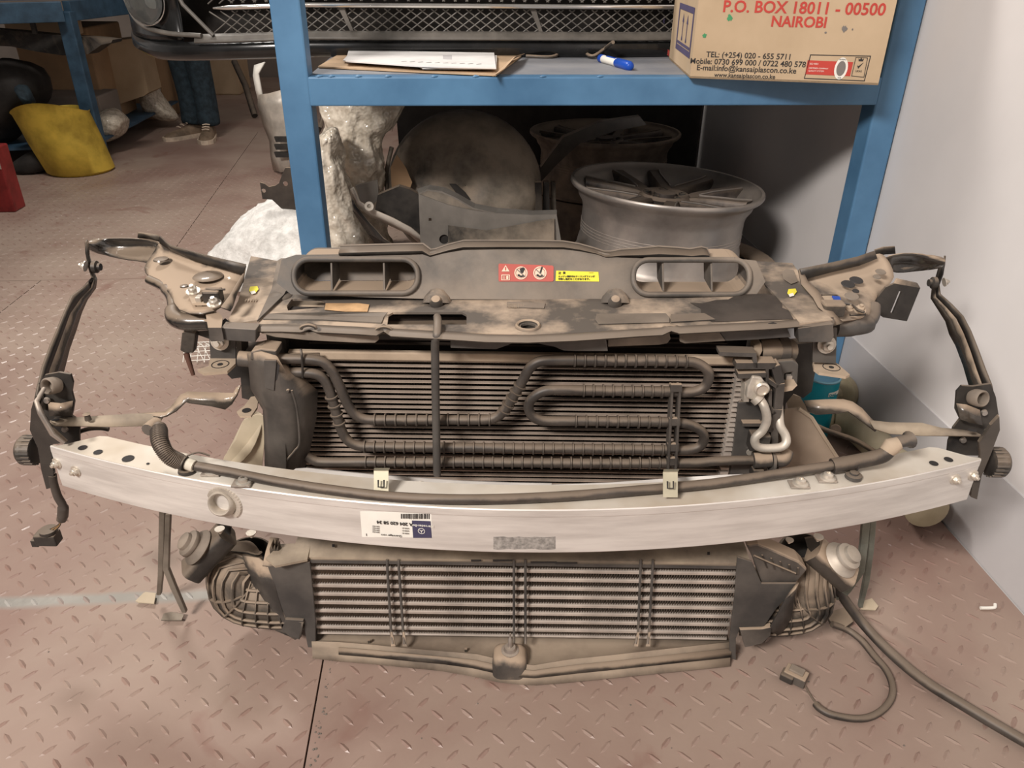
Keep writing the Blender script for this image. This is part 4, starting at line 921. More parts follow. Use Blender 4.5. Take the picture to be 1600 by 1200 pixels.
# plastic carrier on the right of the condenser
cr = MB().prism([M(x, y, v=.02) for x, y in ((1154, 628), (1200, 628), (1200, 750), (1140, 750))], EY*.03).build('right_carrier', PLAD, FE, bevel=.002)
b = MB()
def bar(pa, pb_, w_, d=.02, bb=b):
    a = M(*pa[:2], v=pa[2]); c_ = M(*pb_[:2], v=pb_[2]); dd = (c_-a).normalized(); s_ = dd.cross(EY).normalized()*w_/2
    bb.prism([a-s_, c_-s_, c_+s_, a+s_], EY*d)
for p0, p1, w_ in (((1150, 572, .0), (1212, 572, .0), .010), ((1153, 588, .0), (1200, 586, .0), .008), ((1212, 572, .0), (1220, 600, .0), .012), ((1220, 600, .0), (1216, 640, .0), .012), ((1216, 640, 0), (1208, 670, 0), .012), ((1199, 574, 0), (1199, 600, 0), .004), ((1199, 594, 0), (1216, 606, 0), .006), ((1204, 610, 0), (1203, 660, 0), .005), ((1200, 634, 0), (1212, 648, 0), .006), ((1210, 668, 0), (1212, 740, 0), .010), ((1192, 672, 0), (1210, 672, 0), .008), ((1160, 664, .01), (1190, 664, .01), .006)): bar(p0, p1, w_)
b.build('carrier_frame', PLAS, FE, bevel=.001)
MB().prism([M(x, y, v=.03) for x, y in ((1212, 565), (1240, 563), (1248, 570), (1246, 600), (1240, 608), (1218, 612), (1222, 590))], EY*.03, [[M(x, y, v=.03) for x, y in ((1226, 584), (1238, 582), (1237, 598), (1225, 600))][::-1]]).build('carrier_housing', PLAD, FE, bevel=.002)
MB().prism([M(x, y, v=.012) for x, y in ((1218, 606), (1246, 602), (1238, 610), (1222, 613))], EY*.02).build('housing_lip', DUST, FE)
MB().box(M(1231, 591, v=.035), (.008, .01, .012), (EX, EY, Z)).build('latch', CORE, FE)
MB().box(M(1185, 688, v=.0), (.028, .02, .026), (EX, EY, Z)).build('plug_block', BLK, FE, bevel=.002)
MB().lathe(M(1181, 688, v=-.011), -EY, [(.005, 0), (.005, .003), (.003, .003), (0, .003)], 12).build('screw', STEEL, FE)
MB().lathe(M(1171, 706, v=.018), -EY, [(.005, 0), (.005, .002), (0, .002)], 12).build('date_stamp', ZINC, FE)
# lower right hose end block
MB().tube([M(1177, 719, v=-.002), M(1204, 717, v=-.002)], [.0125, .0125], 16).build('pipe_union', PLAS, FE, smooth=True)
MB().tube(cat_pts([M(1204, 717, v=-.0), M(1222, 718, v=.0), M(1228, 705, v=.01)]), [.011]*13, 14).build('pipe_elbow', PLAS, FE, smooth=True)
MB().lathe(M(1206, 722, v=-.002), EX, [(.0165, -.002), (.0165, .002)], 24).build('union_ring', PLAD, FE, smooth=True)
MB().box(M(1182, 736, v=-.0), (.016, .02, .016), (EX, EY, Z)).build('union_bolt', BLK, FE, bevel=.002)
# upper right: hose neck and clamp
MB().tube(cat_pts([M(1188, 549, v=.05), M(1205, 548, v=.05), M(1235, 548, v=.06)]), .017, 18).build('radiator_neck', BLKD, FE, smooth=True)
MB().lathe(M(1222, 548, v=.055), EX, [(.0195, -.007), (.0195, .007)], 24).build('hose_clamp', BLK, FE, smooth=True)
MB().prism([M(x, y, v=.03) for x, y in ((1178, 540), (1190, 536), (1192, 548), (1186, 560), (1178, 556))], EY*.02).build('neck_bracket', DUST, FE, bevel=.002)
MB().prism([M(x, y, v=.0) for x, y in ((1124, 550), (1182, 552), (1184, 575), (1178, 575), (1176, 558), (1124, 556))], EY*.02).build('corner_guard', PLAD, FE)
# ---- left air baffle
def sheet(rows, name, m, par=FE, th=.003, sub=0, smooth=True, **k):
    return MB().grid([[M(x, y, v=v) for x, y, v in r] for r in rows]).build(name, m, par, smooth=smooth, solid=th, sub=sub, **k)
sheet([[(387, 552, .0), (390, 575, .0), (393, 607, .0), (412, 640, .0), (414, 680, -.01), (415, 742, -.02)],
       [(408, 549, -.018), (410, 575, -.018), (412, 607, -.018), (420, 640, -.018), (421, 680, -.018), (422, 742, -.022)],
       [(432, 556, -.020), (434, 580, -.020), (440, 608, -.022), (445, 640, -.024), (446, 690, -.026), (446, 742, -.028)],
       [(434, 560, .004), (447, 585, -.010), (455, 610, -.018), (462, 640, -.020), (464, 690, -.020), (448, 742, -.020)],
       [(448, 572, .010), (466, 592, .0), (472, 612, -.004), (476, 640, -.006), (470, 700, -.010), (462, 742, -.018)],
       [(462, 588, .018), (482, 599, .010), (496, 610, .008), (494, 650, .006), (484, 700, .004), (472, 742, -.004)]], 'air_baffle', PLAS, th=.003)
q = MB().prism([M(x, y, v=-.024) for x, y in ((412, 563), (432, 563), (428, 611), (414, 607))], EY*.006).build('baffle_clip', PLAD, FE, bevel=.001)
MB().prism([M(x, y, v=-.022) for x, y in ((433, 566), (437, 572), (430, 610), (428, 608))], EY*.001).build('clip_gap', INK, q)
MB().prism([M(x, y, v=-.010) for x, y in ((392, 549), (408, 545), (432, 548), (432, 560), (412, 562), (390, 563))], EY*.03).build('baffle_cap', PLAS, FE, bevel=.002)
MB().tube(cat_pts([M(x, y, v=-.024) for x, y in ((443, 742), (444, 725), (460, 705), (468, 690), (464, 640), (456, 610))]), .0016, 8).build('baffle_bead', PLAS, FE, smooth=True)
for x, y in ((450, 610), (454, 684)): MB().lathe(M(x, y, v=-.02), -EY, [(.003, 0), (.002, .003), (0, .003)], 10).build('rivet', PLAS, FE, smooth=True)
MB().tube([M(374, 560, v=.012), M(395, 562, v=.012)], .011, 16).build('baffle_pivot', PLAS, FE, smooth=True)
MB().tube(cat_pts([M(470, 545, v=.0), M(472, 560, v=-.005), M(473, 590, v=-.002)]), .0018, 6).build('cable_tie', BLK, FE)
sheet([[(432, 553, .02), (432, 566, .0)], [(500, 552, .02), (500, 560, .015)]], 'rail_end', PLAS)
# dark frame behind: left and right uprights and brackets (mirrored by pixel lists)
MB().prism([M(x, y, v=.07) for x, y in ((368, 545), (440, 540), (440, 560), (396, 575), (398, 640), (390, 625), (378, 622), (376, 590), (362, 592), (355, 585), (368, 570))], EY*.02).build('left_frame_plate', BLK, FE)
MB().prism([M(x, y, v=.09) for x, y in ((1225, 540), (1275, 535), (1275, 575), (1268, 612), (1255, 622), (1240, 615), (1228, 630), (1216, 720), (1205, 720), (1210, 560))], EY*.02).build('right_frame_plate', BLK, FE)
MB().prism([M(x, y, v=.025) for x, y in ((326, 514), (368, 514), (368, 560), (329, 560))], EY*.003).build('left_mount_plate', PLAD, FE)
MB().prism([M(x, y, v=.025) for x, y in ((368, 514), (370, 562), (378, 556), (376, 514))], EY*.03).build('left_mount_side', BLKD, FE)
MB().prism([M(x, y, v=.025) for x, y in ((1270, 515), (1308, 513), (1306, 568), (1270, 566))], EY*.003).build('right_mount_plate', PLAD, FE)
zz = (M(350, 560, v=.025)).z
tp = MB().prism([M(x, y, z=zz) for x, y in ((328, 560), (368, 559), (368, 568), (355, 580), (318, 583), (308, 577), (326, 572))], -Z*.004).build('left_tab', DUST, FE)
MB().lathe(M(344, 569.5, z=zz), Z, [(.0118, 0), (.0118, .0008), (.0110, .0008), (.0110, .0)], 24, cap=False).lathe(M(344, 569.5, z=zz), Z, [(.0038, 0), (.0038, .0006), (0, .0006)], 16).build('tab_hole', INK, tp)
tp = MB().prism([M(x, y, z=zz) for x, y in ((1270, 566), (1307, 567), (1328, 585), (1322, 588), (1280, 582), (1272, 576))], -Z*.004).build('right_tab', DUST, FE)
MB().lathe(M(1299, 574, z=zz), Z, [(.0118, 0), (.0118, .0008), (.0110, .0008), (.0110, .0)], 24, cap=False).lathe(M(1299, 574, z=zz), Z, [(.0035, 0), (.0035, .0006), (0, .0006)], 16).build('tab_hole', INK, tp)
bolt(M(344, 533, v=.022), -EY+Z*.15, .0085, FE); bolt(M(1291, 538, v=.022), -EY+Z*.15, .0085, FE)
tp = MB().prism([M(x, y, z=.44) for x, y in ((392, 620), (404, 618), (402, 636), (392, 650), (375, 650), (370, 643), (382, 634))], -Z*.003).build('left_lower_tab', DUST, FE)
MB().lathe(M(385, 641.5, z=.4405), Z, [(.006, 0), (.006, .0008), (0, .0008)], 16).build('tab_hole', INK, tp)
# hanging rubber stop at the left
MB().prism([M(x, y, v=.05) for x, y in ((284, 520), (296, 515), (306, 520), (302, 552), (288, 552), (281, 548))], EY*.015).build('rubber_stop', BLKD, FE, bevel=.002)
MB().tube([M(291, 552, v=.055), M(302, 586, v=.05)], [.0045, .003], 8).build('stop_pin', mat('rusty_pin', (.10, .045, .03), .7), FE, smooth=True)
MB().prism([M(x, y, v=.06) for x, y in ((296, 512), (330, 514), (328, 530), (300, 520))], EY*.015).build('stop_arm', BLK, FE)
# ---- slam panel (upper crossmember cover)
PAN = mat('panel_top_dusty', (.12, .10, .083), .75, var=.15, scale=7, c2=(.44, .34, .25), detail=6, sharp=.07)
PANG = mat('panel_grey', (.075, .068, .061), .55, var=.15, scale=6, c2=(.17, .145, .12), dust=.2, patch=.3, detail=8, sharp=.09)
def MT(px, py, dz=0):                                  # on the panel's nearly level top
    z0 = .573
    for _ in range(4): p = M(px, py, z=z0+dz); z0 = .573+.030*((p-MO).dot(EX))
    return p
def MBk(px, py, off=0):                                # on the sloping rear face
    r = ray(px, py); n = (EY*-1+Z*.7).normalized(); c_ = L(0, .092, .573)
    p = CAM+r*((c_-CAM).dot(n)/r.dot(n)); return p+n*off
sp_ = MB().prism([MT(x, y) for x, y in ((400, 509), (440, 507), (520, 509), (600, 512), (700, 517), (760, 521), (825, 523), (900, 520), (1000, 514), (1100, 508), (1200, 505), (1250, 503), (1258, 480), (1225, 462), (1170, 463), (1000, 467), (825, 467), (665, 466), (560, 463), (470, 461), (440, 458), (418, 480))], -Z*.003,
   [[MT(x, y) for x, y in h][::-1] for h in (((456, 467), (500, 467), (510, 470), (506, 480), (450, 485), (448, 478)), ((605, 507), (607, 492), (614, 488), (722, 488), (729, 492), (729, 507)), ((1040+96, 470), (1178, 470), (1188, 486), (1136, 480)))] + [[MT(825+12*math.cos(a), 510+5*math.sin(a)) for a in [k*math.pi/8 for k in range(16)]]]).build('slam_panel', PAN, FE)
MB().prism([MT(x, y, -.016) for x, y in ((440, 460), (520, 463), (520, 492), (440, 492))], -Z*.002).build('pocket_floor', DUST, sp_)
MB().prism([MT(x, y, -.02) for x, y in ((598, 478), (738, 480), (738, 514), (598, 514))], -Z*.002).build('pocket_floor', BLK, sp_)
MB().prism([MT(x, y, -.018) for x, y in ((1130, 462), (1200, 465), (1200, 492), (1130, 490))], -Z*.002).build('pocket_floor', BLKD, sp_)
MB().lathe(MT(825, 510)-Z*.012, Z, [(.017, 0), (.013, .006), (.013, .014), (.0155, .016), (.017, .014), (.018, .010)], 24, cap=False).build('centre_boss', PLAS, sp_, smooth=True)
MB().lathe(MT(825, 510)-Z*.012, Z, [(.017, 0), (0, .0005)], 24, cap=False).build('boss_floor', INK, sp_)
# raised / sunk facets on the top
MB().grid([[MT(411, 499, .001), MT(420, 491, .001), MT(450, 488, .004)], [MT(500, 500, .001), MT(500, 493, .001), MT(500, 488, .006)], [MT(596, 505, .001), MT(600, 495, .001), MT(606, 488, .006)]]).build('step_facet', PANG, sp_, solid=.002)
MB().prism([MT(x, y, .0012) for x, y in ((932, 491), (1040, 490), (1046, 497), (1046, 504), (935, 507), (930, 500))], Z*.001).build('raised_pad', PANG, sp_, bevel=.0005)
MB().prism([MT(x, y, .0012) for x, y in ((1048, 492), (1100, 490), (1118, 500), (1048, 504))], Z*.001).build('raised_pad', PLAD, sp_)
MB().lathe(MT(438, 463), Z, [(.018, 0), (.016, .003), (0, .005)], 20).build('round_boss', PANG, sp_, smooth=True)
MB().prism([MT(x, y, .0006) for x, y in ((1078, 473), (1098, 474), (1118, 469), (1138, 468), (1150, 462), (1172, 459), (1196, 459), (1216, 464), (1222, 472), (1222, 481), (1232, 485), (1240, 499), (1180, 500), (1150, 502), (1112, 503), (1096, 493), (1095, 482))], Z*.0003).build('oil_stain', mat('oil_stain', (.05, .04, .033), .6, var=.2, scale=20), sp_)
for x in (683, 961):
    b = MB(); b.lathe(MT(x, 470), Z+EY*.5, [(.022, -.004), (.018, .006), (.009, .016), (0, .018)], 20); b.build('lamp_bump', PAN, sp_, smooth=True)
    MB().lathe(MT(x+ (-1), 476), Z-EY*.6, [(.009, 0), (.010, .006), (.006, .014), (0, .015)], 16).build('screw_dome', PLAS, sp_, smooth=True)
# rear face with the two scoops
def scoop_px(x0, x1, y0, y1, r=24, n=6):
    out = []
    for cx, cy, a0 in ((x1-r, y0+r, -90), (x1-r, y1-r, 0), (x0+r, y1-r, 90), (x0+r, y0+r, 180)):
        for k in range(n+1): t_ = math.radians(a0+90*k/n); out.append((cx+r*math.cos(t_), cy+r*math.sin(t_)))
    return out
lS = scoop_px(460, 653, 406, 459); rS = scoop_px(989, 1170, 407, 461)
def tiltpx(pp, k): return [(x, y+k*(x-pp[0][0])) for x, y in pp]
rf = MB().prism([MBk(x, y) for x, y in ((455, 460), (432, 442), (440, 406), (462, 399), (655, 397), (690, 392), (760, 386), (880, 387), (930, 393), (960, 399), (1010, 398), (1110, 402), (1182, 408), (1196, 440), (1180, 463), (1000, 468), (825, 468), (665, 467), (560, 464))], EY*.003,
   [[MBk(x, y) for x, y in lS], [MBk(x, y) for x, y in rS]]).build('rear_face', PANG, FE)
for S_, nm in ((lS, 'scoop_rim'), (rS, 'scoop_rim')):
    pp = [MBk(x, y, .003) for x, y in S_]; MB().tube(pp+[pp[0]], .0042, 8).build(nm, PANG, rf, smooth=True)
for S_, closed in ((lS, True), (rS, False)):
    a = [MBk(x, y, -.001) for x, y in S_]; c_ = [p+EY*.055+Z*-.002 for p in a]
    MB().loft([a+[a[0]], c_+[c_[0]]], False, False).build('scoop_wall', MAT['dusty_plastic'], rf, solid=.002)
    if closed: MB().prism([p+EY*.053 for p in a], EY*.002).build('scoop_back', BLK, rf)
for xs_, yb in (((518, 600), 458), ((1036, 1112), 459)):
    for x in xs_:
        a0_ = MBk(x-2, 411); b0_ = MBk(x-1, yb-4)
        MB().prism([a0_, b0_, b0_+EY*.05, a0_+EY*.05+Z*.001], EX*.0028).build('scoop_divider', PANG, rf, bevel=.0006)
# rear rubber lip, crinkled
lp2 = [(530, 389, 399), (560, 388, 399), (600, 387, 398), (640, 386, 397), (660, 386, 396), (672, 395, 400), (680, 394, 397), (700, 387, 393), (724, 381, 389), (780, 381, 388), (840, 381, 388), (880, 382, 388), (905, 386, 391), (930, 393, 395), (945, 398, 400), (955, 398, 400), (970, 395, 401), (1000, 393, 402), (1030, 390, 402), (1060, 392, 403), (1080, 394, 404), (1098, 391, 404), (1106, 393, 404), (1110, 403, 406)]
MB().grid([[MBk(x, y1, .001), MBk(x, (y0+y1)/2)-EY*.004, MBk(x, y0)+EY*.01] for x, y0, y1 in lp2]).build('rear_lip', BLK, FE, smooth=True, solid=.003)
b = MB(); b.tube([MBk(x, y0)+EY*.01+Z*.001 for x, y0, y1 in lp2], .0022, 6).build('lip_edge', PLAD, FE, smooth=True)
# end plates
le = MB().prism([MT(x, y, .002) for x, y in ((352, 508), (402, 500), (418, 480), (436, 408))]+[MT(392, 400, .0), MT(372, 470, .002)], -Z*.003).build('left_end_plate', PAN, FE)
MB().grid([[MT(402, 502, .001), MT(402, 502, .003)], [MT(425, 452, .002), MT(444, 461, .004)], [MT(434, 408, .004), MT(455, 442, .012)], [MT(440, 404, .006), MT(462, 404, .03)]]).build('left_fillet', PANG, FE, solid=.002)
re_ = MB().prism([MT(x, y, .002) for x, y in ((1180, 408), (1238, 411), (1262, 445), (1278, 478), (1302, 500), (1250, 505), (1236, 488), (1196, 445))], -Z*.003).build('right_end_plate', PAN, FE)
MB().prism([MT(x, y, .0035) for x, y in ((1228, 420), (1240, 422), (1247, 440), (1236, 444), (1224, 436), (1222, 426))], Z*.0002).build('bare_spot', PANG, re_)
for cx, cy in ((396, 452), (1237, 456)):
    q = MB().prism([MT(cx+x, cy+y, .004) for x, y in ((-7, 2), (-5, -4), (6, -5), (8, 0), (3, 6), (-4, 6))], Z*.0003).build('torn_sticker', YELP, FE)
    MB().prism([MT(cx+x, cy+y, .0045) for x, y in ((-5, 4), (2, 2), (4, 6), (-3, 8))], Z*.0003).build('print', WHITE, q)
for k in range(5): MB().prism([MT(384+k*4, 467, .004), MT(386+k*4, 467, .004), MT(384+k*4, 471, .004), MT(382+k*4, 471, .004)], Z*.0003).build('embossed_mark', DUST, FE)
# front lip: rolled edge, trays and centre cover
fe_ = [(345, 512), (400, 514), (440, 514), (470, 515), (484, 511), (496, 515), (560, 518), (588, 520), (600, 514), (612, 521), (700, 526), (760, 530), (825, 531), (900, 528), (1000, 521), (1034, 519), (1048, 513), (1062, 517), (1100, 515), (1200, 510), (1250, 506), (1302, 503)]
MB().grid([[MT(x, y-6), MT(x, y-3)-EY*.004, MT(x, y)-EY*.003-Z*.002, MT(x, y)-EY*.001-Z*.0035] for x, y in fe_]).build('front_roll', PLAD, FE, smooth=True, solid=.003)
def tray(pts, v0, nm, m, d=.004, par=FE): return MB().prism([M(x, y, v=v0) for x, y in pts], EY*d).build(nm, m, par, bevel=.001)
TRAY = mat('tray_plastic', (.15, .125, .10), .7, var=.2, scale=8, c2=(.29, .235, .185))
tray(((405, 514), (480, 519), (590, 521), (592, 531), (586, 536), (560, 536), (480, 532), (430, 527), (408, 521)), .004, 'front_tray', TRAY)
tray(((950, 524), (1030, 519), (1046, 519), (1048, 530), (1042, 537), (1030, 539), (950, 542)), .004, 'front_tray', TRAY)
tray(((1062, 519), (1100, 517), (1122, 516), (1134, 533), (1070, 537), (1062, 534)), .004, 'front_tray', TRAY)
tray(((1122, 516), (1230, 512), (1236, 527), (1180, 531), (1134, 533)), .006, 'front_tray', PLAD)
tray(((590, 521), (705, 526), (705, 532), (590, 530)), .012, 'front_tray', BLKD)
tray(((703, 522), (800, 528), (825, 528), (940, 523), (946, 523), (950, 549), (900, 549), (880, 548), (866, 542), (840, 537), (800, 537), (784, 543), (775, 546), (704, 544)), -.012, 'centre_cover', PLAD, .012)
tray(((345, 512), (400, 515), (399, 535), (352, 532), (345, 527)), -.008, 'end_block', PLAD, .02)
tray(((1247, 513), (1284, 508), (1302, 506), (1303, 526), (1298, 535), (1248, 535)), -.008, 'end_block', PLAD, .02)
for x, y in ((482, 512), (600, 515), (1047, 513)):
    MB().tube([M(x+12*math.cos(a), y-6*math.sin(a)+2, v=-.006) for a in [math.pi*k/8 for k in range(9)]], .0026, 6).build('clip_arch', BLKD, FE, smooth=True)
MB().prism([M(x, y, v=-.004) for x, y in ((1198, 506), (1208, 503), (1218, 507), (1210, 514), (1202, 517), (1196, 512))], -EY*.001).build('tear', INK, FE)
MB().prism([MT(x, y, .003) for x, y in ((347, 503), (352, 498), (358, 503), (352, 507))], Z*.001).build('end_hole', INK, FE)
# labels on the panel
red = MB().prism([MBk(x, y, .0008) for x, y in ((780, 412), (863, 415), (865, 417), (865, 438), (863, 440), (780, 440), (779, 438), (779, 414))], -EY*.0003).build('warning_sticker', PINK, FE)
RC = flat('sticker_cream', (.72, .55, .42))
xr2 = (MBk(860, 427)-MBk(785, 427)).normalized(); nb_ = (EY*-1+Z*.7).normalized(); yr2 = nb_.cross(xr2)
def cpt(px, py, o_=.0018): return MBk(px, py, o_)
for cx in (814, 843.5):
    c_ = cpt(cx, 427); r_ = .0096
    MB().prism(circ(c_, r_, xr2, yr2, 28), nb_*.0002, [circ(c_, r_*.82, xr2, yr2, 28)[::-1]]).build('print', RC, red)
    MB().prism(circ(c_-nb_*.0004, r_*.74, xr2, yr2, 28), nb_*.0002).build('print', RC, red)
    MB().tube([c_+xr2*-.0062+yr2*.0058, c_+xr2*.0062+yr2*-.0058], .0007, 6).build('print', GREYI, red)
    MB().prism([c_+xr2*a+yr2*b_ for a, b_ in ((-.0055, -.0030), (-.003, -.0015), (0, -.004), (.004, -.0025), (.006, -.005), (.0, -.0065), (-.004, -.005))], nb_*.0003).build('print', INK, red)
    MB().prism([c_+xr2*a+yr2*b_ for a, b_ in (((.0, -.001), (.003, .0), (.006, .0065), (.003, .0085), (-.002, .006)) if cx < 830 else ((-.001, -.001), (.002, .0), (.0045, .009), (.002, .009)))], nb_*.0003).build('print', INK, red)
c_ = cpt(790, 421)
MB().prism([c_+xr2*a+yr2*b_ for a, b_ in ((-.0058, -.0035), (.0058, -.0035), (0, .006))], nb_*.0002).build('print', RC, red)
MB().prism([c_+xr2*a+yr2*b_+nb_*.0003 for a, b_ in ((-.0007, -.002), (.0007, -.002), (.001, .003), (-.001, .003))], nb_*.0002).build('print', PINK, red)
c_ = cpt(790, 434)
MB().prism(rrect(c_, .0125, .0082, xr2, yr2, .001), nb_*.0002, [rrect(c_, .0105, .0062, xr2, yr2, .001)[::-1]]).build('print', RC, red)
MB().prism(rrect(c_+xr2*.0025, .0032, .0052, xr2, yr2, .001), nb_*.0002).build('print', RC, red)
for k in (-1, 0, 1): MB().prism(rrect(c_-xr2*.0025+yr2*.0016*k, .0036, .0006, xr2, yr2, .0002, 1), nb_*.0002).build('print', RC, red)
yl = MB().prism([MBk(x, y, .0008) for x, y in ((869, 423), (935, 425), (936, 440), (868, 439))], -EY*.0003).build('caution_sticker', YELP, FE)
def ytext(s_, x, y, size, al='LEFT'): text(s_, size, cpt(x, y, .002), xr2, yr2, INK, yl, align=al, bold=.02)
ytext('注  意', 872, 428.5, .0042); ytext('----------', 920, 427, .002)
ytext('エンジン運転中はクーリングファンが', 872, 433.5, .0031); ytext('作動し危険なことがあります。', 872, 437.8, .0034)
MB().prism([MT(x, y, .0015) for x, y in ((509, 474), (560, 474), (577, 476), (574, 487), (540, 487), (507, 484))], Z*.0003).build('orange_label', ORNG, FE)
q = MB().prism([MT(x, y, .0008) for x, y in ((792, 472), (852, 474), (850, 482), (792, 480))], Z*.0006).build('embossed_label', PANG, FE)
for k in range(3): text('A2048806 SMC-PP-GF30'[:18-4*k], .0032, MT(793, 475.5+k*2.4, .002), EX, EY, DUST, q)

# ---- fender carriers (left and right arms)
def plateZ(pts, z0, nm, m, d=.003, par=FE, **k): return MB().prism([M(x, y, z=z0) for x, y in pts], -Z*d).build(nm, m, par, **k)
def surf(rows, nm, m, par=FE, th=.002, sub=1, **k):    # rows of (px, py, z)
    return MB().grid([[M(x, y, z=zz) for x, y, zz in r] for r in rows]).build(nm, m, par, smooth='all', solid=th, sub=sub, **k)
surf([[(140, 373, .585), (140, 378, .59), (137, 384, .585), (137, 392, .565)],
      [(170, 372, .59), (170, 380, .575), (168, 390, .565), (172, 401, .56)],
      [(205, 372, .59), (205, 383, .572), (203, 393, .565), (202, 407, .56)],
      [(238, 374, .59), (236, 383, .575), (234, 392, .57), (226, 408, .56)],
      [(256, 380, .592), (252, 390, .58), (246, 402, .572), (240, 418, .565)]], 'left_arm_tip', GLOSS)
surf([[(216, 363, .60), (215, 371, .59)], [(232, 365, .60), (232, 373, .588)], [(248, 367, .60), (249, 378, .588)]], 'left_arm_flag', BLKD, sub=0)
surf([[(250, 378, .60), (248, 382, .588), (236, 402, .578), (222, 420, .572), (232, 434, .568)],
      [(270, 388, .60), (266, 396, .585), (256, 414, .580), (248, 430, .576), (250, 446, .568)],
      [(300, 395, .602), (298, 408, .585), (288, 424, .582), (282, 444, .578), (272, 462, .570)],
      [(340, 405, .604), (336, 420, .586), (326, 440, .582), (310, 466, .578), (274, 488, .572)],
      [(382, 414, .606), (378, 432, .586), (370, 455, .582), (350, 480, .578), (318, 494, .574)]], 'left_arm', ENAM)
surf([[(250, 369, .612), (250, 380, .60)], [(266, 383, .612), (268, 392, .598)], [(300, 393, .612), (299, 405, .598)], [(340, 403, .613), (339, 417, .598)], [(384, 413, .614), (380, 429, .598)]], 'left_arm_flange', BLK, sub=0)
MB().tube(cat_pts([M(x, y, z=zz) for x, y, zz in ((233, 437, .568), (255, 448, .566), (268, 462, .562), (272, 480, .556), (273, 496, .552), (290, 503, .552), (325, 503, .552))]), [.007]*7+[.009]*10+[.0125]*14, 14).build('left_arm_roll', GLOSS, FE, smooth=True)
plateZ(((268, 470), (300, 468), (340, 478), (330, 500), (275, 498)), .560, 'left_arm_pocket', DUST)
plateZ(((321, 489), (342, 488), (348, 496), (346, 512), (325, 512)), .572, 'left_arm_strap', PLAS, .02)
for x, y in ((302, 456), (335, 475)): bolt(M(x, y, z=.585), Z-EY*.3, .0065, FE)
plateZ(((295, 462), (320, 460), (345, 466), (338, 474), (300, 474)), .583, 'latch_bracket', DUST)
MB().tube([M(x, y, z=zz) for x, y, zz in ((322, 452, .60), (336, 453, .60), (352, 452, .60))], .0016, 6).build('latch_rod', BLK, FE)
MB().box(M(333, 462, z=.59), (.024, .02, .02), (EX, EY, Z)).build('latch_box', BLKD, FE, bevel=.003)
MB().box(M(314, 478, z=.575), (.008, .012, .03), (EX, EY, Z)).build('latch_post', ZINC, FE, bevel=.001)
for x, y, rx in ((252, 406, .012), (325, 432, .022), (288, 448, .006)):
    p = M(x, y, z=.588); MB().lathe(p, Z, [(rx, 0), (rx*.9, .002), (rx*.3, .003), (0, .003)], 18).build('pressed_dimple', GLOSS, FE, smooth=True)
surf([[(372, 418, .60), (384, 416, .595)], [(382, 424, .60), (380, 440, .592)], [(372, 440, .60), (370, 460, .588)], [(358, 462, .592), (364, 480, .585)], [(345, 480, .588), (360, 486, .58)]], 'left_seal', BLKD, sub=0)
# right arm
surf([[(1475, 402, .585), (1478, 408, .59), (1475, 414, .585), (1470, 419, .565)],
      [(1440, 396, .60), (1440, 402, .59), (1438, 410, .57), (1445, 422, .56)],
      [(1410, 395, .60), (1408, 402, .59), (1404, 412, .572), (1410, 427, .56)],
      [(1385, 400, .60), (1384, 406, .59), (1384, 415, .575), (1392, 426, .562)]], 'right_arm_tip', ENAM)
surf([[(1367, 390, .605), (1366, 402, .59)], [(1380, 386, .605), (1382, 397, .59)], [(1398, 385, .605), (1399, 396, .59)]], 'right_arm_flag', BLKD, sub=0)
RARM = MAT['panel_top_dusty']
surf([[(1250, 424, .606), (1254, 440, .588), (1262, 462, .584), (1280, 488, .58), (1300, 505, .574)],
      [(1300, 415, .604), (1302, 428, .588), (1312, 450, .584), (1325, 478, .578), (1335, 500, .570)],
      [(1340, 406, .602), (1344, 420, .586), (1352, 440, .582), (1358, 468, .576), (1362, 494, .566)],
      [(1368, 396, .60), (1374, 408, .588), (1376, 428, .580), (1370, 450, .575), (1364, 478, .566)],
      [(1380, 396, .60), (1390, 410, .588), (1401, 436, .575), (1384, 448, .570), (1366, 466, .566)]], 'right_arm', RARM)
surf([[(1250, 420, .614), (1254, 437, .598)], [(1300, 410, .613), (1300, 425, .598)], [(1340, 401, .612), (1342, 415, .598)], [(1366, 392, .612), (1370, 404, .598)]], 'right_arm_flange', BLK, sub=0)
MB().tube(cat_pts([M(x, y, z=zz) for x, y, zz in ((1304, 510, .555), (1335, 509, .555), (1354, 505, .556), (1363, 494, .560), (1365, 480, .565))]), [.015]*5+[.014]*6+[.010]*10, 14).build('right_arm_roll', PLAD, FE, smooth=True)
for x, y, rx, m_ in ((1338, 438, .010, INK), (1325, 444, .010, INK), (1337, 455, .005, INK), (1331, 463, .010, PANG), (1370, 433, .006, PANG), (1376, 425, .008, PANG)):
    MB().lathe(M(x, y, z=.592), Z-EY*.2, [(rx, 0), (rx*.9, .0012), (0, .0012)], 18).build('pressed_hole', m_, FE, smooth=True)
plateZ(((1284, 462), (1306, 462), (1308, 474), (1290, 474)), .592, 'latch_bracket', DUST)
plateZ(((1300, 462), (1312, 463), (1316, 474), (1310, 476)), .594, 'blue_tape', BLUEP)
MB().tube([M(x, y, z=.592) for x, y in ((1284, 461), (1308, 462), (1318, 474), (1332, 476), (1340, 484), (1350, 488))], .0018, 6).build('latch_rod', BLK, FE)
MB().box(M(1300, 482, z=.588), (.03, .02, .02), (EX, EY, Z)).build('latch_box', BLKD, FE, bevel=.003)
MB().tube([M(x, y, z=.58) for x, y in ((1328, 492), (1340, 492), (1352, 491))], .0018, 6).build('latch_rod', BLK, FE)
bolt(M(1343, 485, z=.585), Z-EY*.3, .0055, FE, m=DUST); bolt(M(1327, 482, z=.585), Z-EY*.3, .0045, FE, m=DUST)
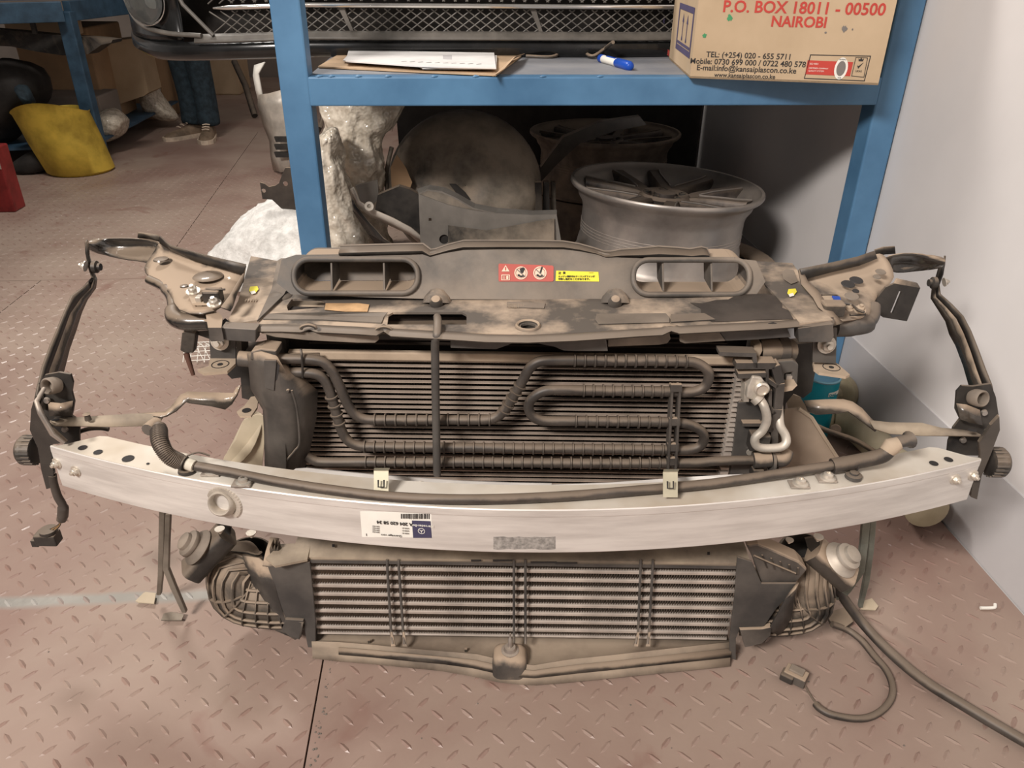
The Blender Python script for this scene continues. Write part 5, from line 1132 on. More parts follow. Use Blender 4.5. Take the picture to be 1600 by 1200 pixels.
surf([[(1247, 422, .606), (1253, 421, .606)], [(1252, 445, .602), (1262, 440, .602)], [(1270, 465, .598), (1278, 455, .60)], [(1278, 480, .592), (1292, 476, .592)], [(1290, 490, .585), (1305, 492, .585)], [(1300, 510, .575), (1318, 505, .575)]], 'right_seal', BLKD, sub=0)
plateZ(((1260, 476), (1290, 470), (1300, 486), (1276, 490)), .586, 'seal_flap', BLKD)
# slotted black bracket
q = [(1398, 443), (1438, 450), (1417, 502), (1380, 496), (1368, 488), (1364, 474), (1384, 449)]
MB().prism([M(x, y, v=.13) for x, y in q], EY*.004, [[M(x, y, v=.13) for x, y in ((1405, 455), (1409, 456), (1395, 490), (1391, 489))][::-1]]).build('slotted_bracket', BLK, FE)
MB().prism([M(x, y, v=.13) for x, y in ((1398, 443), (1402, 436), (1434, 443), (1438, 450))], EY*.004).build('bracket_top', PAN, FE)

# ---- side struts and lower brackets
def strut(outer, mid, inner, uu, nm, m1, m2):
    n = len(mid)
    MB().grid([[M(*outer[i], u=uu)+EY*.008, M(*mid[i], u=uu)] for i in range(n)]).build(nm+'_flange', m1, FE, smooth=True, solid=.0035)
    MB().grid([[M(*mid[i], u=uu), M(*inner[i], u=uu)-EY*.001] for i in range(n)]).build(nm, m2, FE, smooth=True, solid=.0035)
strut([(132, 377), (132, 395), (137, 420), (141, 436), (128, 450), (108, 465), (97, 490), (86, 517), (74, 545), (62, 577), (54, 610), (48, 640)],
      [(134, 378), (135, 396), (140, 421), (145, 436), (140, 450), (124, 467), (108, 490), (98, 517), (88, 545), (76, 577), (68, 605), (60, 640)],
      [(138, 380), (139, 398), (145, 421), (151, 436), (149, 450), (136, 468), (127, 488), (118, 517), (108, 545), (100, 577), (96, 590), (80, 640)], -.70, 'left_strut', BLK, ENAM)
strut([(1480, 402), (1479, 415), (1476, 432), (1470, 448), (1472, 462), (1490, 478), (1508, 497), (1520, 520), (1532, 550), (1543, 580), (1553, 605), (1560, 640)],
      [(1476, 404), (1474, 415), (1470, 432), (1463, 448), (1464, 464), (1480, 480), (1496, 498), (1507, 520), (1518, 548), (1528, 578), (1538, 605), (1548, 640)],
      [(1468, 412), (1467, 418), (1463, 432), (1457, 448), (1455, 466), (1466, 483), (1478, 502), (1484, 522), (1494, 540), (1506, 572), (1514, 600), (1530, 640)], .715, 'right_strut', BLK, ENAM)
bolt(M(134, 416, u=-.70), -EX*.9+Z*.2, .006, FE); MB().lathe(M(146, 417, u=-.69), EX, [(.010, 0), (.010, .006), (.006, .008), (.006, .012)], 14).build('strut_nut', BLK, FE, smooth=True)
bolt(M(1475, 441, u=.715), EX*.9+Z*.2, .005, FE); MB().lathe(M(1462, 442, u=.70), -EX, [(.010, 0), (.010, .006), (.006, .008), (.006, .012)], 14).build('strut_nut', BLK, FE, smooth=True)
MB().prism([M(x, y, v=.045) for x, y in ((70, 586), (92, 582), (110, 585), (114, 598), (112, 612), (116, 628), (114, 642), (112, 650), (120, 655), (124, 662), (124, 693), (98, 694), (60, 672), (50, 652), (52, 632), (60, 600))], EY*.004).build('left_headlamp_plate', BLK, FE)
MB().grid([[M(76, 628, v=.04), M(78, 650, v=.03)], [M(95, 630, v=.036), M(95, 650, v=.028)], [M(114, 626, v=.04), M(112, 650, v=.036)]]).build('left_plate_step', ENAM, FE, smooth=True, solid=.003)
MB().prism([M(x, y, v=-.004) for x, y in ((48, 640), (54, 620), (58, 628), (64, 645), (80, 670), (104, 692), (90, 694), (78, 695), (84, 740), (82, 762), (72, 765), (64, 735), (58, 700), (46, 672))], EY*.006).build('left_beam_mount', MAT['black_enamel'], FE, bevel=.001)
MB().tube([M(69, 607, v=.02), M(57, 627, v=-.006), M(63, 645, v=-.01), M(82, 678, v=-.012), M(100, 692, v=-.008)], [.003, .0035, .004, .004, .003], 8).build('left_mount_edge', STEEL, FE, smooth=True)
MB().prism([M(x, y, v=.045) for x, y in ((1495, 612), (1503, 603), (1520, 604), (1548, 600), (1556, 620), (1562, 660), (1552, 690), (1530, 712), (1480, 711), (1482, 690), (1490, 668), (1500, 655), (1493, 640), (1494, 625))], EY*.004).build('right_headlamp_plate', BLK, FE)
MB().grid([[M(1494, 630, v=.04), M(1500, 655, v=.03)], [M(1510, 632, v=.036), M(1514, 660, v=.03)], [M(1530, 640, v=.036), M(1534, 664, v=.03)]]).build('right_plate_step', ENAM, FE, smooth=True, solid=.003)
MB().prism([M(x, y, v=-.004) for x, y in ((1562, 650), (1563, 672), (1548, 712), (1534, 745), (1527, 781), (1517, 777), (1521, 745), (1532, 714), (1530, 692), (1548, 665))], EY*.006).build('right_beam_mount', MAT['dusty_enamel'], FE, bevel=.001)
for (x, y, sx_) in ((88, 601, 1), (1521, 620, -1)):
    MB().lathe(M(x, y, v=.045), -EY+EX*.25*-sx_+Z*.35, [(.0125, 0), (.0125, .016), (.0105, .018), (.0085, .016), (.0085, .004), (0, .004)], 20).build('adjuster_socket', MAT['tray_plastic'], FE, smooth=True)
for x, y in ((74, 625), (102, 670), (1504, 687), (1543, 672), (1537, 644), (1524, 757)): MB().lathe(M(x, y, v=.040), -EY, [(.005, 0), (.004, .004), (0, .004)], 12).build('rivet', STEEL, FE, smooth=True)
for x, y, sgn in ((46, 703, -1), (1556, 722, 1)):
    c_ = M(x, y, v=.012); b = MB()
    b.lathe(c_-EX*sgn*.012, EX*sgn, [(.016, 0), (.021, .002), (.021, .012), (.0225, .014), (.0225, .020), (.019, .024), (0, .025)], 28)
    o = b.build('ribbed_knob', BLK, FE, smooth=True)
    g = MB()
    for k in range(20):
        a = 2*math.pi*k/20; g.box(c_-EX*sgn*.002+EY*.0215*math.cos(a)+Z*.0215*math.sin(a), (.018, .0025, .003), (EX, (EY*math.cos(a)+Z*math.sin(a)), (Z*math.cos(a)-EY*math.sin(a))))
    g.build('knob_ribs', PLAD, o, kind='stuff')
# tan cross straps
def strap(tp_, bt_, v0, v1, nm, m, n=None):
    k = len(tp_); MB().grid([[M(*tp_[i], v=v0+(v1-v0)*i/(k-1)), M(*bt_[i], v=v0+(v1-v0)*i/(k-1)-.012)] for i in range(k)]).build(nm, m, FE, smooth=True, solid=.003)
STR = mat('strap_dusty', (.24, .19, .145), .7, var=.25, scale=8, c2=(.42, .34, .25))
strap([(77, 659), (86, 654), (130, 652), (170, 649), (215, 646), (245, 648), (258, 646)], [(80, 661), (86, 665), (130, 666), (170, 667), (215, 666), (235, 665), (250, 660)], .035, .06, 'left_cross_strap', STR)
strap([(215, 647), (258, 644), (268, 636), (283, 617), (294, 612), (330, 613), (365, 614), (370, 606), (376, 602)], [(252, 652), (260, 650), (275, 642), (290, 628), (296, 630), (330, 635), (352, 640), (362, 632), (370, 618)], .06, .09, 'left_bent_strap', MAT['dusty_enamel'])
strap([(1256, 626), (1290, 624), (1318, 624), (1332, 628), (1346, 638), (1362, 656), (1372, 664)], [(1262, 643), (1275, 648), (1310, 646), (1325, 643), (1338, 652), (1352, 662), (1368, 674)], .09, .06, 'right_bent_strap', MAT['dusty_enamel'])
strap([(1358, 657), (1390, 660), (1440, 661), (1470, 669), (1500, 672), (1520, 674), (1532, 680)], [(1366, 670), (1390, 678), (1440, 681), (1470, 681), (1500, 681), (1522, 681), (1532, 681)], .06, .03, 'right_cross_strap', STR)
for x, y in ((88, 659.5), (1518, 676)): MB().prism(circ(M(x, y, z=.395 if x < 700 else .41)+Z*.004, .006, EX, EY*.7, 14), Z*.0004).build('strap_hole', INK, FE)
MB().lathe(M(138, 656, v=.035), Z, [(.005, 0), (.004, .008), (.006, .010), (0, .012)], 10).build('strap_clip', BLKD, FE)
MB().tube(cat_pts([M(x, y, v=.06) for x, y in ((108, 688), (122, 676), (140, 670), (158, 669), (170, 671))]), .0035, 8).build('black_wire', BLK, FE, smooth=True)
# side shields
sheet([[(343, 744, .10), (346, 744, .10)], [(350, 715, .11), (385, 718, .09)], [(366, 690, .12), (400, 695, .09)], [(380, 655, .13), (411, 660, .10)], [(395, 640, .13), (412, 645, .11)]], 'left_side_shield', CREAM, sub=1)
MB().prism([M(x, y, v=.10) for x, y in ((343, 744), (350, 714), (368, 688), (381, 656), (400, 648), (412, 650), (413, 690), (408, 744))], EY*.003).build('left_shield', CREAM, FE)
SHT = mat('shield_tan', (.33, .255, .19), .7, var=.12, scale=6)
MB().prism([M(x, y, v=.09) for x, y in ((1216, 640), (1248, 638), (1268, 652), (1292, 690), (1318, 730), (1332, 765), (1225, 765), (1216, 700))], EY*.003).build('right_shield', SHT, FE)
MB().tube([M(x, y, v=.088) for x, y in ((1248, 638), (1268, 652), (1292, 690), (1318, 730), (1332, 765))], .003, 6).build('shield_edge', DUST, FE, smooth=True)
MB().prism([M(x, y, v=.12) for x, y in ((1225, 612), (1250, 620), (1266, 645), (1262, 652), (1245, 654), (1232, 640))], EY*.003).build('rear_tab', STR, FE)
MB().lathe(M(1251, 647, v=.12), -EY+Z, [(.005, 0), (.005, .001), (0, .001)], 12).build('tab_hole', INK, FE)
# ---- connector on the left harness
hz_ = cat_pts([M(x, y, v=v) for x, y, v in ((82, 742, .0), (84, 755, -.0), (90, 775, 0), (98, 790, 0), (98, 805, 0), (96, 812, 0))])
MB().tube(hz_, [.006]*8+[.0062]*8+[.008]*6+[.0075]*4, 10).build('harness_sleeve', PIPE, FE, smooth=True)
for k in range(5): MB().tube(cat_pts([M(x, y, v=0) for x, y in ((96+k*.5-1, 811), (94-k*.8, 820), (88-k*3, 828), (84-k*4, 834))]), .0011, 6).build('wire', WIRE if k % 2 else BLK, FE)
cn = MB().box(M(75, 840, v=0), (.034, .02, .020), (EX, EY, Z)).build('connector', BLK, FE, bevel=.002)
MB().lathe(M(76, 831, v=0), Z, [(.013, 0), (.013, .005), (0, .006)], 16).build('connector_seal', BLK, cn, smooth=True)
MB().box(M(58, 845, v=0), (.01, .016, .012), (EX, EY, Z)).build('connector_tab', BLK, cn)

# ---- intercooler
IV = -.040; iu0, iu1, iz0, iz1 = -.318, .345, .040, .198
ic = MB().mbox((iu0+iu1)/2, IV+.035, (iz0+iz1)/2, (iu1-iu0, .05, iz1-iz0)).build('intercooler', FIN, FE)
NI = 8; pi_ = (iz1-iz0-.006)/(NI+.5); t1 = MB().mbox((iu0+iu1)/2, IV+.006, 0, (iu1-iu0, .012, .0062)); ref = None
for k in range(NI+1):
    zc = iz1-.006-pi_*(k+.62) if k < NI else iz0+.002
    if ref is None: ref = t1.build('cooler_bar', CORE, ic, bevel=.001); ref.location.z = zc
    else:
        q = ref.copy(); COL.objects.link(q); q.parent = ic; q.location.z = zc
        if k == NI: q.scale.z = .5
b = MB(); bt = MB(); nf = 2*165
for k in range(NI+1):
    zt_ = iz1-.004 if k == 0 else iz1-.006-pi_*(k-1+.62)-.0031
    zb_ = iz1-.006-pi_*(k+.62)+.0031 if k < NI else iz0+.004
    b.grid([[L(iu0+(iu1-iu0)*i/nf, IV+.002, zt_ if i % 2 else zb_), L(iu0+(iu1-iu0)*i/nf+.0012, IV+.010, zt_ if i % 2 else zb_)] for i in range(nf+1)])
b.build('fins', mat('fin_edge', (.26, .205, .16), .6, metal=.2), ic, kind='stuff', solid=.0004)
tp = MB().grid([[L(iu0-.02, IV-.004, iz1-.001), L(iu0-.02, IV-.004, iz1+.009), L(iu0-.02, IV+.03, iz1+.012), L(iu0-.02, IV+.09, iz1+.010)], [L(iu1+.01, IV-.004, iz1-.001), L(iu1+.01, IV-.004, iz1+.010), L(iu1+.01, IV+.03, iz1+.014), L(iu1+.01, IV+.09, iz1+.012)]]).build('top_cover', MAT['strap_dusty'], ic, solid=.002)
MB().mbox((iu0+iu1)/2, IV-.005, iz1+.003, (iu1-iu0, .004, .006)).build('top_seal', PLAD, ic)
for x, y in ((521, 853), (1107, 865)): MB().prism([M(x+a, y+c_, z=iz1+.016) for a, c_ in ((-2, -2), (2, -2), (2, 2), (-2, 2))], Z*.001).build('arrow_mark', INK, ic)
for x0, x1, y in ((736, 752, 876), (770, 800, 876), (829, 870, 879), (868, 902, 880)): MB().prism([M(x0, y-1, v=IV-.008), M(x1, y-1, v=IV-.008), M(x1, y+1, v=IV-.008), M(x0, y+1.5, v=IV-.008)], EY*.001).build('scuff', INK, ic)
for x0, x1, x2 in ((605, 611, 614), (623, 630, 632), (803, 803, 803), (821, 821, 821), (1001, 997, 993), (1020, 1014, 1012)):
    zt_, zm = 876, 990
    pts = [M(x0, 874, v=IV-.006), M(x0, 884, v=IV-.008), M((x0+x1)/2, 935, v=IV-.008), M(x1, 988, v=IV-.010), M(x2+ (0), 1006, v=IV-.022)]
    MB().tube(pts, .0021, 8).build('strap_rod', PLAD, ic, smooth=True)
    if x2 != x1: MB().prism([M(x1-1, 988, v=IV-.012), M(x1+2, 988, v=IV-.012), M(x2+4, 1010, v=IV-.024), M(x2-3, 1010, v=IV-.024)], EY*.002).build('rod_foot', PLAS, ic)
# bottom tray
fr = [(487, 1003), (530, 1004), (580, 1008), (640, 1014), (700, 1019), (745, 1023), (780, 1031), (810, 1038), (835, 1040), (865, 1035), (900, 1030), (960, 1024), (1040, 1015), (1142, 1004)]
bt_ = [(489, 1028), (530, 1033), (580, 1037), (640, 1043), (690, 1048), (735, 1056), (780, 1066), (810, 1069), (835, 1070), (865, 1068), (900, 1065), (960, 1059), (1040, 1051), (1140, 1041)]
TR = mat('tray_dusty', (.19, .15, .115), .75, var=.25, scale=9, c2=(.33, .265, .20), dust=.2)
rows = []
for (x, y), (x2, y2) in zip(fr, bt_):
    a = M(x, y, z=.034); d_ = M(x2, y2, z=.004); u = (a-MO).dot(EX)
    rows.append([L(u, -.01, .030), L(u, IV, .026), a+EY*.004-Z*.004, a, a*.72+d_*.28-Z*.001, a*.62+d_*.38-Z*.003, a*.35+d_*.65-Z*.001, d_])
MB().grid(rows).build('bottom_tray', TR, FE, smooth=True, solid=.003)
rows = []
for (x, y), (x2, y2) in list(zip(fr, bt_)):
    a = M(x, y, z=.034); d_ = M(x2, y2, z=.004); o_ = -EY*.003+Z*.001
    rows.append([a*.80+d_*.20+o_, a*.62+d_*.38+o_-EY*.001, a*.42+d_*.58+o_])
MB().grid(rows[1:]).build('tray_seal', BLKD, FE, smooth=True, solid=.002)
for x, y in ((577, 1003), (728, 1017)): MB().box(M(x, y, z=.032), (.004, .004, .010), (EX, EY, Z)).build('tray_clip', BLKD, FE)
# temperature sensor boss
sb_ = M(797, 1010, v=-.075); zt_ = sb_.z
MB().loft([rrect(L((sb_-MO).dot(EX), -.078, zz_), w_, w_*.8, EX, EY, w_*.25) for w_, zz_ in ((.056, .012), (.056, .022), (.055, .034), (.050, .045), (.040, .050), (.030, .052))]).build('sensor_boss', PLAS, FE, smooth=True)
su = (sb_-MO).dot(EX)
MB().lathe(L(su, -.078, .051), Z, [(.014, 0), (.014, .002), (.010, .003), (.009, .007), (.0085, .009)], 18).build('sensor_washer', STEEL, FE, smooth=True)
MB().lathe(L(su, -.078, .058), Z+EY*.1, [(.0035, 0), (.0035, .018), (.002, .020), (.0015, .028), (0, .029)], 10).build('sensor_stem', STEEL, FE, smooth=True)
# side covers
MB().prism([M(x, y, v=-.050) for x, y in ((418, 885), (432, 884), (484, 878), (488, 915), (493, 968), (493, 1012), (481, 1012), (476, 985), (475, 968), (446, 967), (440, 950), (428, 915))], EY*.004).build('left_side_cover', PLAD, FE, bevel=.001)
sheet([[(380, 868, -.0), (404, 872, -.03), (420, 884, -.048)], [(390, 905, -.01), (408, 910, -.035), (430, 915, -.05)], [(400, 945, -.01), (418, 945, -.035), (440, 950, -.05)], [(415, 972, -.01), (432, 978, -.03), (447, 968, -.05)], [(432, 985, -.03), (446, 992, -.04), (474, 972, -.055)], [(445, 990, -.04), (462, 999, -.05), (470, 996, -.055)]], 'left_cover_flange', MAT['dusty_plastic'])
MB().prism([M(x, y, v=-.055) for x, y in ((446, 968), (474, 970), (468, 1000), (452, 994), (440, 985))], EY*.01).build('left_cover_foot', PLAD, FE, bevel=.001)
MB().prism([M(x, y, z=iz1+.012) for x, y in ((438, 850), (486, 848), (480, 874), (430, 884), (415, 872))], -Z*.004).build('left_cover_top', MAT['strap_dusty'], FE)
sheet([[(422, 840, -.0), (436, 842, -.0)], [(415, 862, -.03), (434, 868, -.03)], [(410, 884, -.05), (430, 886, -.05)]], 'left_rib_bracket', PLAS)
for k in range(3): MB().prism([M(x, y, v=-.035) for x, y in ((421+k*5, 858+k), (424+k*5, 850+k), (428+k*4, 868+k), (424+k*4, 882))], EY*.012).build('bracket_rib', BLKD, FE)
MB().prism([M(x, y, v=-.050) for x, y in ((1152, 870), (1175, 878), (1190, 912), (1247, 912), (1236, 928), (1214, 950), (1192, 982), (1156, 983), (1150, 998), (1150, 1032), (1140, 1028), (1140, 1000), (1148, 930))], EY*.004).build('right_side_cover', PLAD, FE, bevel=.001)
sheet([[(1247, 910, -.05), (1242, 920, -.06)], [(1240, 935, -.05), (1228, 935, -.062)], [(1236, 965, -.045), (1215, 960, -.06)], [(1224, 985, -.045), (1204, 978, -.055)], [(1216, 991, -.045), (1202, 986, -.05)]], 'right_cover_flange', MAT['dusty_plastic'])
MB().prism([M(x, y, v=-.055) for x, y in ((1156, 984), (1192, 983), (1206, 980), (1204, 993), (1190, 1006), (1164, 1012))], EY*.01).build('right_cover_foot', MAT['dusty_plastic'], FE, bevel=.001)
rc = MB().prism([M(x, y, v=-.045) for x, y in ((1166, 852), (1185, 850), (1214, 862), (1250, 878), (1262, 890), (1244, 911), (1190, 912), (1184, 893), (1176, 872))], EY*.03).build('right_cover_top', MAT['dusty_plastic'], FE, bevel=.003)
for k in range(5): MB().prism([M(1190+k*14, 868+k*5, v=-.047), M(1192.5+k*14, 868+k*5, v=-.047), M(1200+k*12, 888+k*2.4, v=-.047), M(1197.5+k*12, 888+k*2.4, v=-.047)], EY*.002).build('cover_rib', BLKD, rc)
MB().tube([M(1178, 868, v=-.05), M(1200, 878, v=-.05), M(1243, 896, v=-.05)], .0018, 6).build('cover_rib', BLKD, rc)
# air duct elbows with waffle ribs
def elbow(path, rr, ring_c, ring_ax, rm, nm, side):
    cp2 = cat_pts(path, 6); n = len(cp2)
    rads = [rr*(1-.25*i/(n-1)) for i in range(n)]
    o = MB().tube(cp2, rads, 24).build(nm, MAT['black_dusty'], FE, smooth=True)
    wf = MB()
    for i in range(2, int(n*.6), 2):
        t_ = cp2[i+1]-cp2[i-1]; wf.lathe(cp2[i], t_, [(rads[i]*.98, -.0011), (rads[i]+.005, -.0009), (rads[i]+.005, .0009), (rads[i]*.98, .0011)], 24, cap=False)
    wf.build('waffle_ribs', MAT['black_dusty'], o, smooth=True)
    lb = MB()
    for ang in range(8):
        a = -1.25+ang*.36; pts_ = []
        up = Z
        for i in range(n):
            t_ = (cp2[min(i+1, n-1)]-cp2[max(i-1, 0)]).normalized(); s_ = (-EY-t_*(-EY).dot(t_)).normalized(); w_ = t_.cross(s_)*side
            pts_.append(cp2[i]+(s_*math.cos(a)+w_*math.sin(a))*(rads[i]+.0022))
        lb.tube(pts_, .0028, 6)
    lb.build('duct_ribs', MAT['black_dusty'], o, smooth=True)
    MB().lathe(ring_c, ring_ax, [(rm*.9, -.012), (rm, -.010), (rm, .0), (rm*1.07, .002), (rm*1.07, .010), (rm, .012), (rm*.93, .013), (rm*.88, .008), (rm*.86, -.012)], 32, cap=False).build('duct_collar', BLK, o, smooth=True)
    MB().lathe(ring_c, ring_ax, [(rm*.88, -.008), (0, -.009)], 28, cap=False).build('duct_mouth', DARK, o)
rc1 = M(391, 872, v=.035)
elbow([L(-.345, .012, .078), L(-.395, .006, .078), L(-.445, .005, .088), L(-.452, .015, .125), rc1-Z*.012], .052, rc1, Z*1.0-EY*.1+EX*.2, .036, 'left_air_duct', 1)
rc2 = M(1254, 866, v=.035)
elbow([L(.375, .012, .078), L(.425, .006, .078), L(.47, .005, .088), L(.468, .015, .125), rc2-Z*.012], .052, rc2, Z*1.0-EY*.1-EX*.2, .036, 'right_air_duct', -1)
# horns
for side, hc, bc2, pt2 in ((-1, (316, 838), ((350, 838), (303, 888)), None), (1, (1300, 858), ((1276, 862), (1322, 902)), None)):
    b0_ = M(*bc2[0], v=.0); b1_ = M(*bc2[1], v=-.02); dd = (b1_-b0_).normalized(); hcen = M(*hc, v=-.012); nn2 = (hcen-(b0_+b1_)/2); nn2 = (nn2-dd*nn2.dot(dd)).normalized()
    mm = BLK if side < 0 else STEEL
    side_v = dd.cross(nn2)
    o = MB().loft([rrect((b0_+(b1_-b0_)*f_), .046, .034, side_v, nn2, .010, 3) for f_ in (-.1, -.05, 1.05, 1.1)]).build('horn', BLK if side < 0 else MAT['dusty_enamel'], FE, smooth=True)
    mid_ = (b0_+b1_)/2+nn2*.017
    MB().lathe(mid_, nn2, [(.026, 0), (.029, .003), (.027, .006), (.021, .010), (.020, .014), (.0215, .016), (.0205, .021), (.014, .024), (.0135, .030), (.010, .032), (0, .033)], 28).build('horn_disc', MAT['tray_plastic'] if side < 0 else ALUD, o, smooth=True)
bolt(M(343, 826, v=-.02), -Z, .005, FE); bolt(M(1279, 838, v=-.02), -Z, .005, FE); bolt(M(1234, 843, v=-.03), -Z, .004, FE); bolt(M(392, 832, v=-.02), -Z, .005, FE)
MB().prism([M(x, y, v=.0) for x, y in ((340, 812), (362, 815), (360, 835), (350, 848), (346, 838))], EY*.004).build('horn_bracket', BLK, FE)
MB().prism([M(x, y, v=.0) for x, y in ((1258, 842), (1282, 838), (1280, 860), (1270, 866), (1262, 856))], EY*.004).build('horn_bracket', BLK, FE)
# support legs
LEG = mat('leg_metal', (.14, .12, .095), .5, metal=.3, var=.2, c2=(.22, .19, .155), dust=.2); LEGR = mat('leg_green_metal', (.19, .20, .17), .45, metal=.4, var=.2)
MB().loft([[M(x0, y, v=v), M(x1, y, v=v), M(x1, y, v=v)+EY*.008, M(x0, y, v=v)+EY*.008] for x0, x1, y, v in ((248, 257, 800, .03), (247, 256, 850, .035), (246, 254, 900, .045), (244, 251, 930, .06))]).build('left_leg', LEG, FE, bevel=.001)
MB().loft([[M(x0, y, v=v), M(x1, y, v=v), M(x1, y, v=v)+EY*.008, M(x0, y, v=v)+EY*.008] for x0, x1, y, v in ((258, 266, 804, .025), (256, 264, 850, .03), (254, 263, 890, .03), (266, 275, 920, .028), (284, 291, 958, .024))]).build('left_leg', LEG, FE, bevel=.001)
MB().prism([M(x, y, z=.006) for x, y in ((212, 940), (224, 928), (228, 926), (244, 928), (241, 944), (216, 942))], Z*.002).build('leg_foot', CREAM, FE)
MB().prism([M(x, y, z=.006) for x, y in ((256, 960), (268, 957), (288, 961), (284, 970), (252, 970))], Z*.002).build('leg_foot', LEG, FE)
MB().loft([[M(x0, y, v=v), M(x1, y, v=v), M(x1, y, v=v)+EY*.008, M(x0, y, v=v)+EY*.008] for x0, x1, y, v in ((1348, 1360, 815, .04), (1345, 1357, 850, .04), (1340, 1351, 895, .035), (1316, 1330, 925, .035), (1306, 1318, 938, .035))]).build('right_leg', LEGR, FE, bevel=.001)
MB().loft([[M(x0, y, v=v), M(x1, y, v=v), M(x1, y, v=v)+EY*.008, M(x0, y, v=v)+EY*.008] for x0, x1, y, v in ((1360, 1370, 812, .05), (1357, 1366, 860, .05), (1350, 1359, 910, .055), (1342, 1348, 950, .06))]).build('right_leg', LEGR, FE, bevel=.001)
MB().prism([M(x, y, z=.006) for x, y in ((1344, 953), (1348, 940), (1362, 936), (1372, 948), (1368, 954))], Z*.002).build('leg_foot', CREAM, FE)
MB().prism([M(x, y, z=.01) for x, y in ((1290, 962), (1320, 952), (1332, 975), (1318, 985), (1296, 975))], Z*.006).build('duct_bracket', BLKD, FE)

# ================================================================== THINGS ON THE FLOOR AT THE RIGHT
hp = [P(x, y, Z=zz) for x, y, zz in ((1297, 895, .10), (1312, 925, .07), (1335, 958, .035), (1362, 990, .015), (1400, 1028, .012), (1450, 1068, .012), (1510, 1105, .012), (1560, 1135, .012), (1620, 1168, .012), (1700, 1200, .012))]
MB().tube(cat_pts(hp), .0085, 12).build('black_hose', PIPE, origin=(hp[3].x, hp[3].y, 0), smooth=True, label='thick dusty black hose running from the front end over the floor to the lower right', cat='hose')
hn = empty('wiring_pigtail', tuple(P(1380, 1080, Z=0)), 'thin taped black cable looped on the red floor with a square connector at its end', 'cable')
wp = [P(x, y, Z=zz) for x, y, zz in ((1300, 975, .02), (1325, 985, .008), (1345, 1000, .007), (1365, 1024, .007), (1385, 1048, .007), (1394, 1070, .007), (1393, 1090, .007), (1380, 1108, .007), (1360, 1120, .007), (1335, 1123, .007), (1300, 1117, .007), (1282, 1108, .007), (1274, 1100, .006))]
MB().tube(cat_pts(wp), .0055, 10).build('taped_cable', PIPE, hn, smooth=True)
MB().tube(cat_pts([P(x, y, Z=.004) for x, y in ((1276, 1101), (1266, 1086), (1258, 1072))]), .0015, 6).build('bare_wire', MAT['pipe_rubber'], hn)
cpos = P(1243, 1056, Z=.012); ax1 = V((math.cos(-.7), math.sin(-.7), 0)); ax2 = V((-ax1.y, ax1.x, 0))
q = MB().box(cpos, (.034, .022, .018), (ax1, ax2, Z)).build('connector', PLAS, hn, bevel=.0015)
MB().box(cpos+Z*.010+ax2*.002, (.022, .014, .006), (ax1, ax2, Z)).build('connector_latch', MAT['tray_plastic'], q, bevel=.001)
MB().box(cpos-ax1*.010-ax2*.008, (.020, .018, .014), (ax1, ax2, Z)).build('connector_shell', BLK, q, bevel=.002)
MB().tube(cat_pts([P(1532, 950, Z=.004), P(1545, 950, Z=.004), P(1554, 949, Z=.005), P(1555, 944, Z=.006)]), .003, 8).build('white_hook', WHITE, origin=tuple(P(1545, 950, Z=0)), smooth=True, label='tiny curved white plastic scrap on the floor near the white wall', cat='scrap')
# turquoise tin
tn = P(1284, 600, Y=1.50); tn.z = 0
ti = empty('paint_tin', tuple(tn), 'turquoise paint tin with white oval logo standing behind the front end by the wall', 'paint tin')
MB().lathe(tn, Z, [(.037, 0), (.038, .002), (.038, .165), (.037, .168)], 32).build('tin_body', CYAN, ti, smooth=True)
MB().lathe(tn+Z*.168, Z, [(.0385, 0), (.039, .003), (.035, .005), (.034, .002), (.030, .001), (0, .001)], 32).build('tin_lid', mat('lid_blue', (.20, .40, .50), .3, metal=.4), ti, smooth=True)
ta = V((0.35, -1, 0)).normalized(); tx = V((1, .35, 0)).normalized()
lg = tn+ta*.0392+Z*.138
def oncyl(a, h): t_ = -math.pi/2+.38+a/.038; return tn+V((math.cos(t_)*.0388, math.sin(t_)*.0388, h))
q = MB().loft([[oncyl(-.014, .137), oncyl(-.014, .147)], [oncyl(0, .137), oncyl(0, .148)], [oncyl(.018, .138), oncyl(.018, .148)]], False, False).build('oval_logo', WHITE, ti, solid=.0005)
text('Qualikote'[:5], .009, tn+ta*.0398+Z*.139-tx*.013, tx, Z, CYAN, q, bold=.02)
b = MB()
for k in range(4): b.tube([oncyl(-.02+.009*k, .104), oncyl(-.014+.009*k, .112), oncyl(-.012+.009*k, .105)], .0006, 5)
b.build('scribble', NAVY, ti)
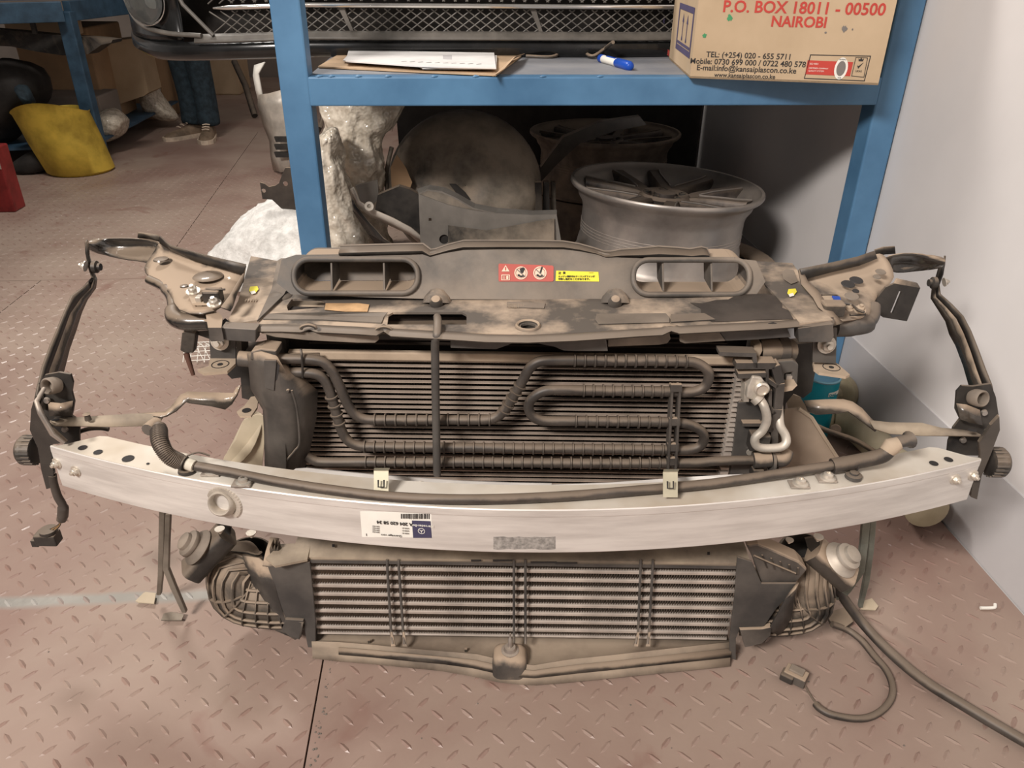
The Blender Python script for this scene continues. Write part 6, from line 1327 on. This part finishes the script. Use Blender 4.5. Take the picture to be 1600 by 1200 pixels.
# cream ducts leaning behind on the floor
CR2 = mat('yellowed_plastic', (.40, .34, .215), .35, var=.18, scale=7, c2=(.52, .45, .31), dust=.15, spec=.6)
dp = empty('cream_plastic_duct', tuple(P(1440, 830, Z=0)), 'yellowed cream plastic duct lying on the floor behind the bumper beam by the wall', 'plastic duct')
d0 = P(1300, 658, Y=1.52); d1 = P(1450, 800, Y=1.17)
path = [P(1268, 665, Y=1.50), P(1300, 658, Y=1.52), P(1345, 672, Y=1.46), P(1400, 730, Y=1.30), P(1448, 795, Y=1.14)]
for p in path: p.x = min(p.x, WX-.045); p.z = max(p.z, .045)
MB().tube(cat_pts(path), [.028]*6+[.034]*6+[.036]*6+[.042]*7, 24).build('duct_tube', CR2, dp, smooth=True)
MB().tube(cat_pts([P(x, y, Y=1.34) for x, y in ((1255, 655), (1290, 672), (1340, 690), (1385, 720), (1410, 745))]), .006, 8).build('dark_edge', BLKD, dp, smooth=True)
MB().lathe(P(1305, 672, Y=1.44), (-.3, -1, .5), [(.014, 0), (.012, .004), (0, .005)], 14).build('duct_boss', PLAS, dp, smooth=True)
rd = P(1325, 612, Y=1.62); rd.x = min(rd.x, .955)
MB().lathe(rd, (-1, -.55, .1), [(.016, .03), (.02, .02), (.047, .012), (.050, 0), (.047, -.006), (0, -.008)], 28).build('cream_disc', CR2, origin=(rd.x, rd.y, rd.z-.05), smooth=True, label='round cream plastic disc leaning right behind the turquoise paint tin', cat='plastic disc')

# added unseen cabinet left of the view, put there to shade the left background
tb = empty('shade_cabinet', (-2.2, 1.35, 0), 'tall dark cabinet added out of view on the left to shade the background', 'cabinet')
MB().box((-2.2, 1.35, 1.0), (1.1, .4, 2.0)).build('cabinet_body', MAT['dusty_enamel'], tb, bevel=.005)
for k in (-1, 1):
    q = MB().box((-2.2+k*.273, 1.145, 1.0), (.53, .012, 1.9)).build('door', MAT['grey_plastic'], tb, bevel=.003)
    MB().box((-2.2+k*.04, 1.13, 1.05), (.015, .02, .14)).build('handle', STEEL, q)
